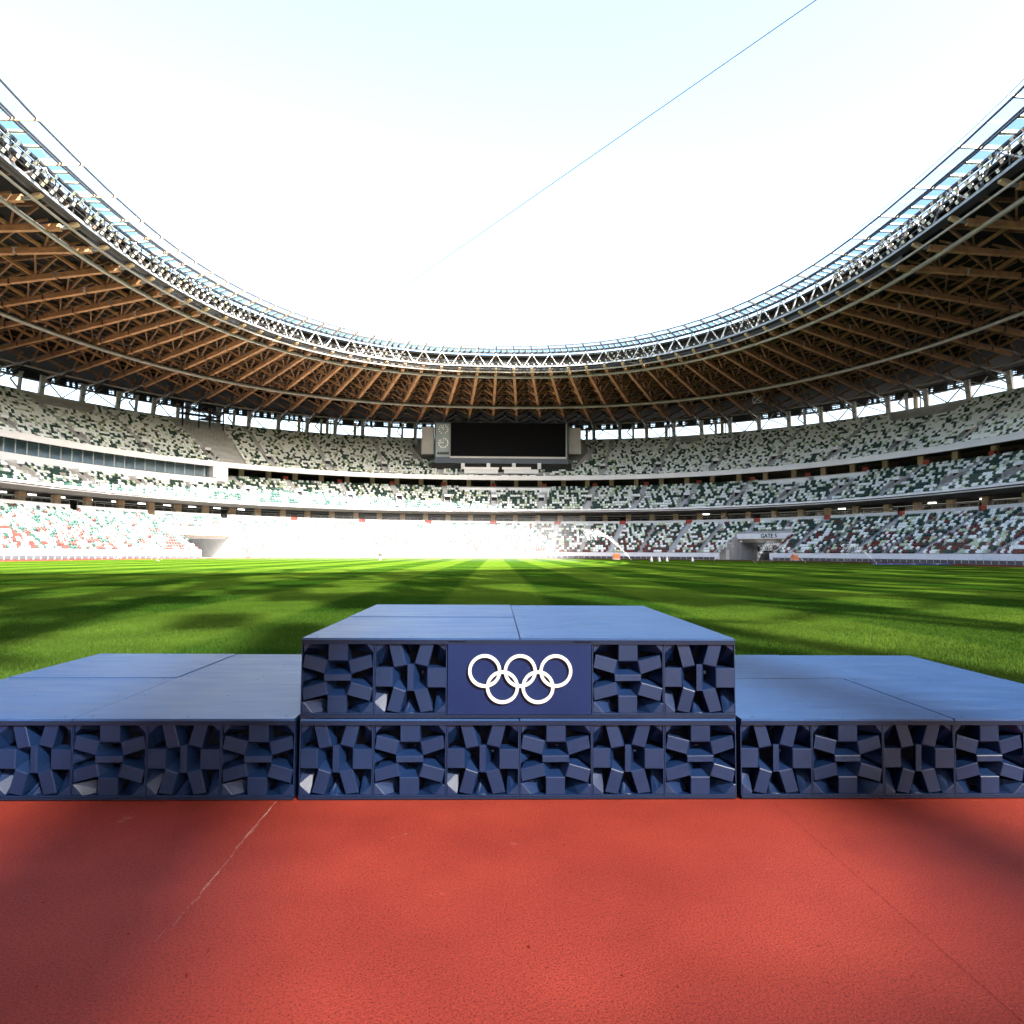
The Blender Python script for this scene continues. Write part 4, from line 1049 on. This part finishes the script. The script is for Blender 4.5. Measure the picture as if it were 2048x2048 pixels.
sprinkler(1263, 1124, 1190, 1066, 'sprinkler with a sunlit jet at the edge of the shade', 1.6)
sprinkler(232, 1123, 300, 1094, 'sprinkler in full sun by the unlettered gate', 1.0)

vm = bpy.data.materials.new('mist'); vm.use_nodes = True; _t = vm.node_tree; _t.nodes.clear()
_o = _t.nodes.new('ShaderNodeOutputMaterial'); _v = _t.nodes.new('ShaderNodeVolumePrincipled'); _v.inputs['Color'].default_value = (.97, .98, 1, 1); _v.inputs['Density'].default_value = .0022; _v.inputs['Anisotropy'].default_value = 0
_t.links.new(_v.outputs[0], _o.inputs['Volume']); M['mist'] = vm  # spray volume, added also to wash out the sunlit stand like glare
b = MB(); b.box(-46, 12, 92, 148, .06, 6.2, 'mist'); tag(b.build('spray_glare_veil', loc=(-17, 120, .06)), 'fine spray and an added veil of glare over the sunlit end of the lawn', 'mist', kind='stuff')

def small_box(u, v, wd, dp, hh, m, name, label, cat, parts):
    p = ground(u, v); t = thing(name, label, cat, tuple(p)); parts(t, p); return t
def cart(t, p):
    b = MB(); b.box(p.x-.55, p.x+.55, p.y-.4, p.y+.4, .28, 1.05, 'orange'); b.build('body', t)
    b = MB(); b.box(p.x-.62, p.x+.62, p.y-.5, p.y+.5, .18, .28, 'white'); b.build('base_frame', t)
    for sx in (-.45, .45):
        b = MB(); b.tube([(p.x+sx, p.y-.62, .12), (p.x+sx, p.y-.5, .12)], .12, 'dark', 10); b.build('wheel', t)
    b = MB(); b.prism([(p.x-.55, p.y-.4, 1.05), (p.x+.55, p.y-.4, 1.05), (p.x+.35, p.y, 1.25), (p.x-.35, p.y, 1.25)], (0, .4, 0), 'orange'); b.build('lid', t)
small_box(1233, 1121, 2, 1, 1.3, 'orange', 'equipment_cart', 'orange equipment cart on a white base by the far wall', 'cart', cart)
small_box(1590, 1123, 2, 1, 1.3, 'orange', 'equipment_cart', 'faded orange equipment cart seen through the spray beside the lettered gate', 'cart', cart)
def asign(t, p):
    for sg in (-1, 1):
        b = MB(); b.prism([(p.x-.2, p.y+sg*.25, .02), (p.x+.2, p.y+sg*.25, .02), (p.x+.1, p.y+sg*.02, .75), (p.x-.1, p.y+sg*.02, .75)], (0, .03*sg, 0), 'steelw'); b.build('board', t)
    b = MB(); b.box(p.x-.2, p.x+.2, p.y-.05, p.y+.05, .73, .78, 'steel'); b.build('hinge', t)
for u, v in ((1303, 1123), (1319, 1123), (1334, 1123), (1385, 1123)):
    t = small_box(u, v, 1, 1, 1, 'white', 'folding_sign', 'small white folding sign by the dark barrier between sunlit cart and lettered gate', 'sign', asign); t['group'] = 'folding signs along the barrier'
def hurdle(t, p):
    b = MB(); b.prism([(p.x-5, p.y, .03), (p.x+5, p.y+.6, .03), (p.x+5, p.y+1.4, .03), (p.x-5, p.y+.8, .03)], (0, 0, .12), 'blue'); b.build('pad', t)
    for k in (-3, 0, 3): b = MB(); b.box(p.x+k-.03, p.x+k+.03, p.y-.02, p.y+.9, .10, .17, 'white'); b.build('strap', t)
small_box(1830, 1130, 1, 1, 1, 'blue', 'landing_mat', 'long low blue mat lying on the track by the dark barrier', 'mat', hurdle)
def bollard(t, p):
    b = MB(); b.tube([(p.x, p.y, 0), (p.x, p.y, .7)], .2, 'steel', 10); b.build('post', t)
    b = MB(); b.box(p.x-.3, p.x+.3, p.y-.25, p.y+.25, .7, 1.05, 'steeld'); b.build('housing', t)
small_box(760, 1121, 1, 1, 1, 'steel', 'field_camera', 'small grey device on a post at the sunlit end of the lawn', 'device', bollard)

for o in bpy.data.objects:
    if '_w' in o: del o['_w']
print('objects', len(bpy.data.objects), 'tris', sum(len(o.data.polygons) for o in bpy.data.objects if o.type == 'MESH'))
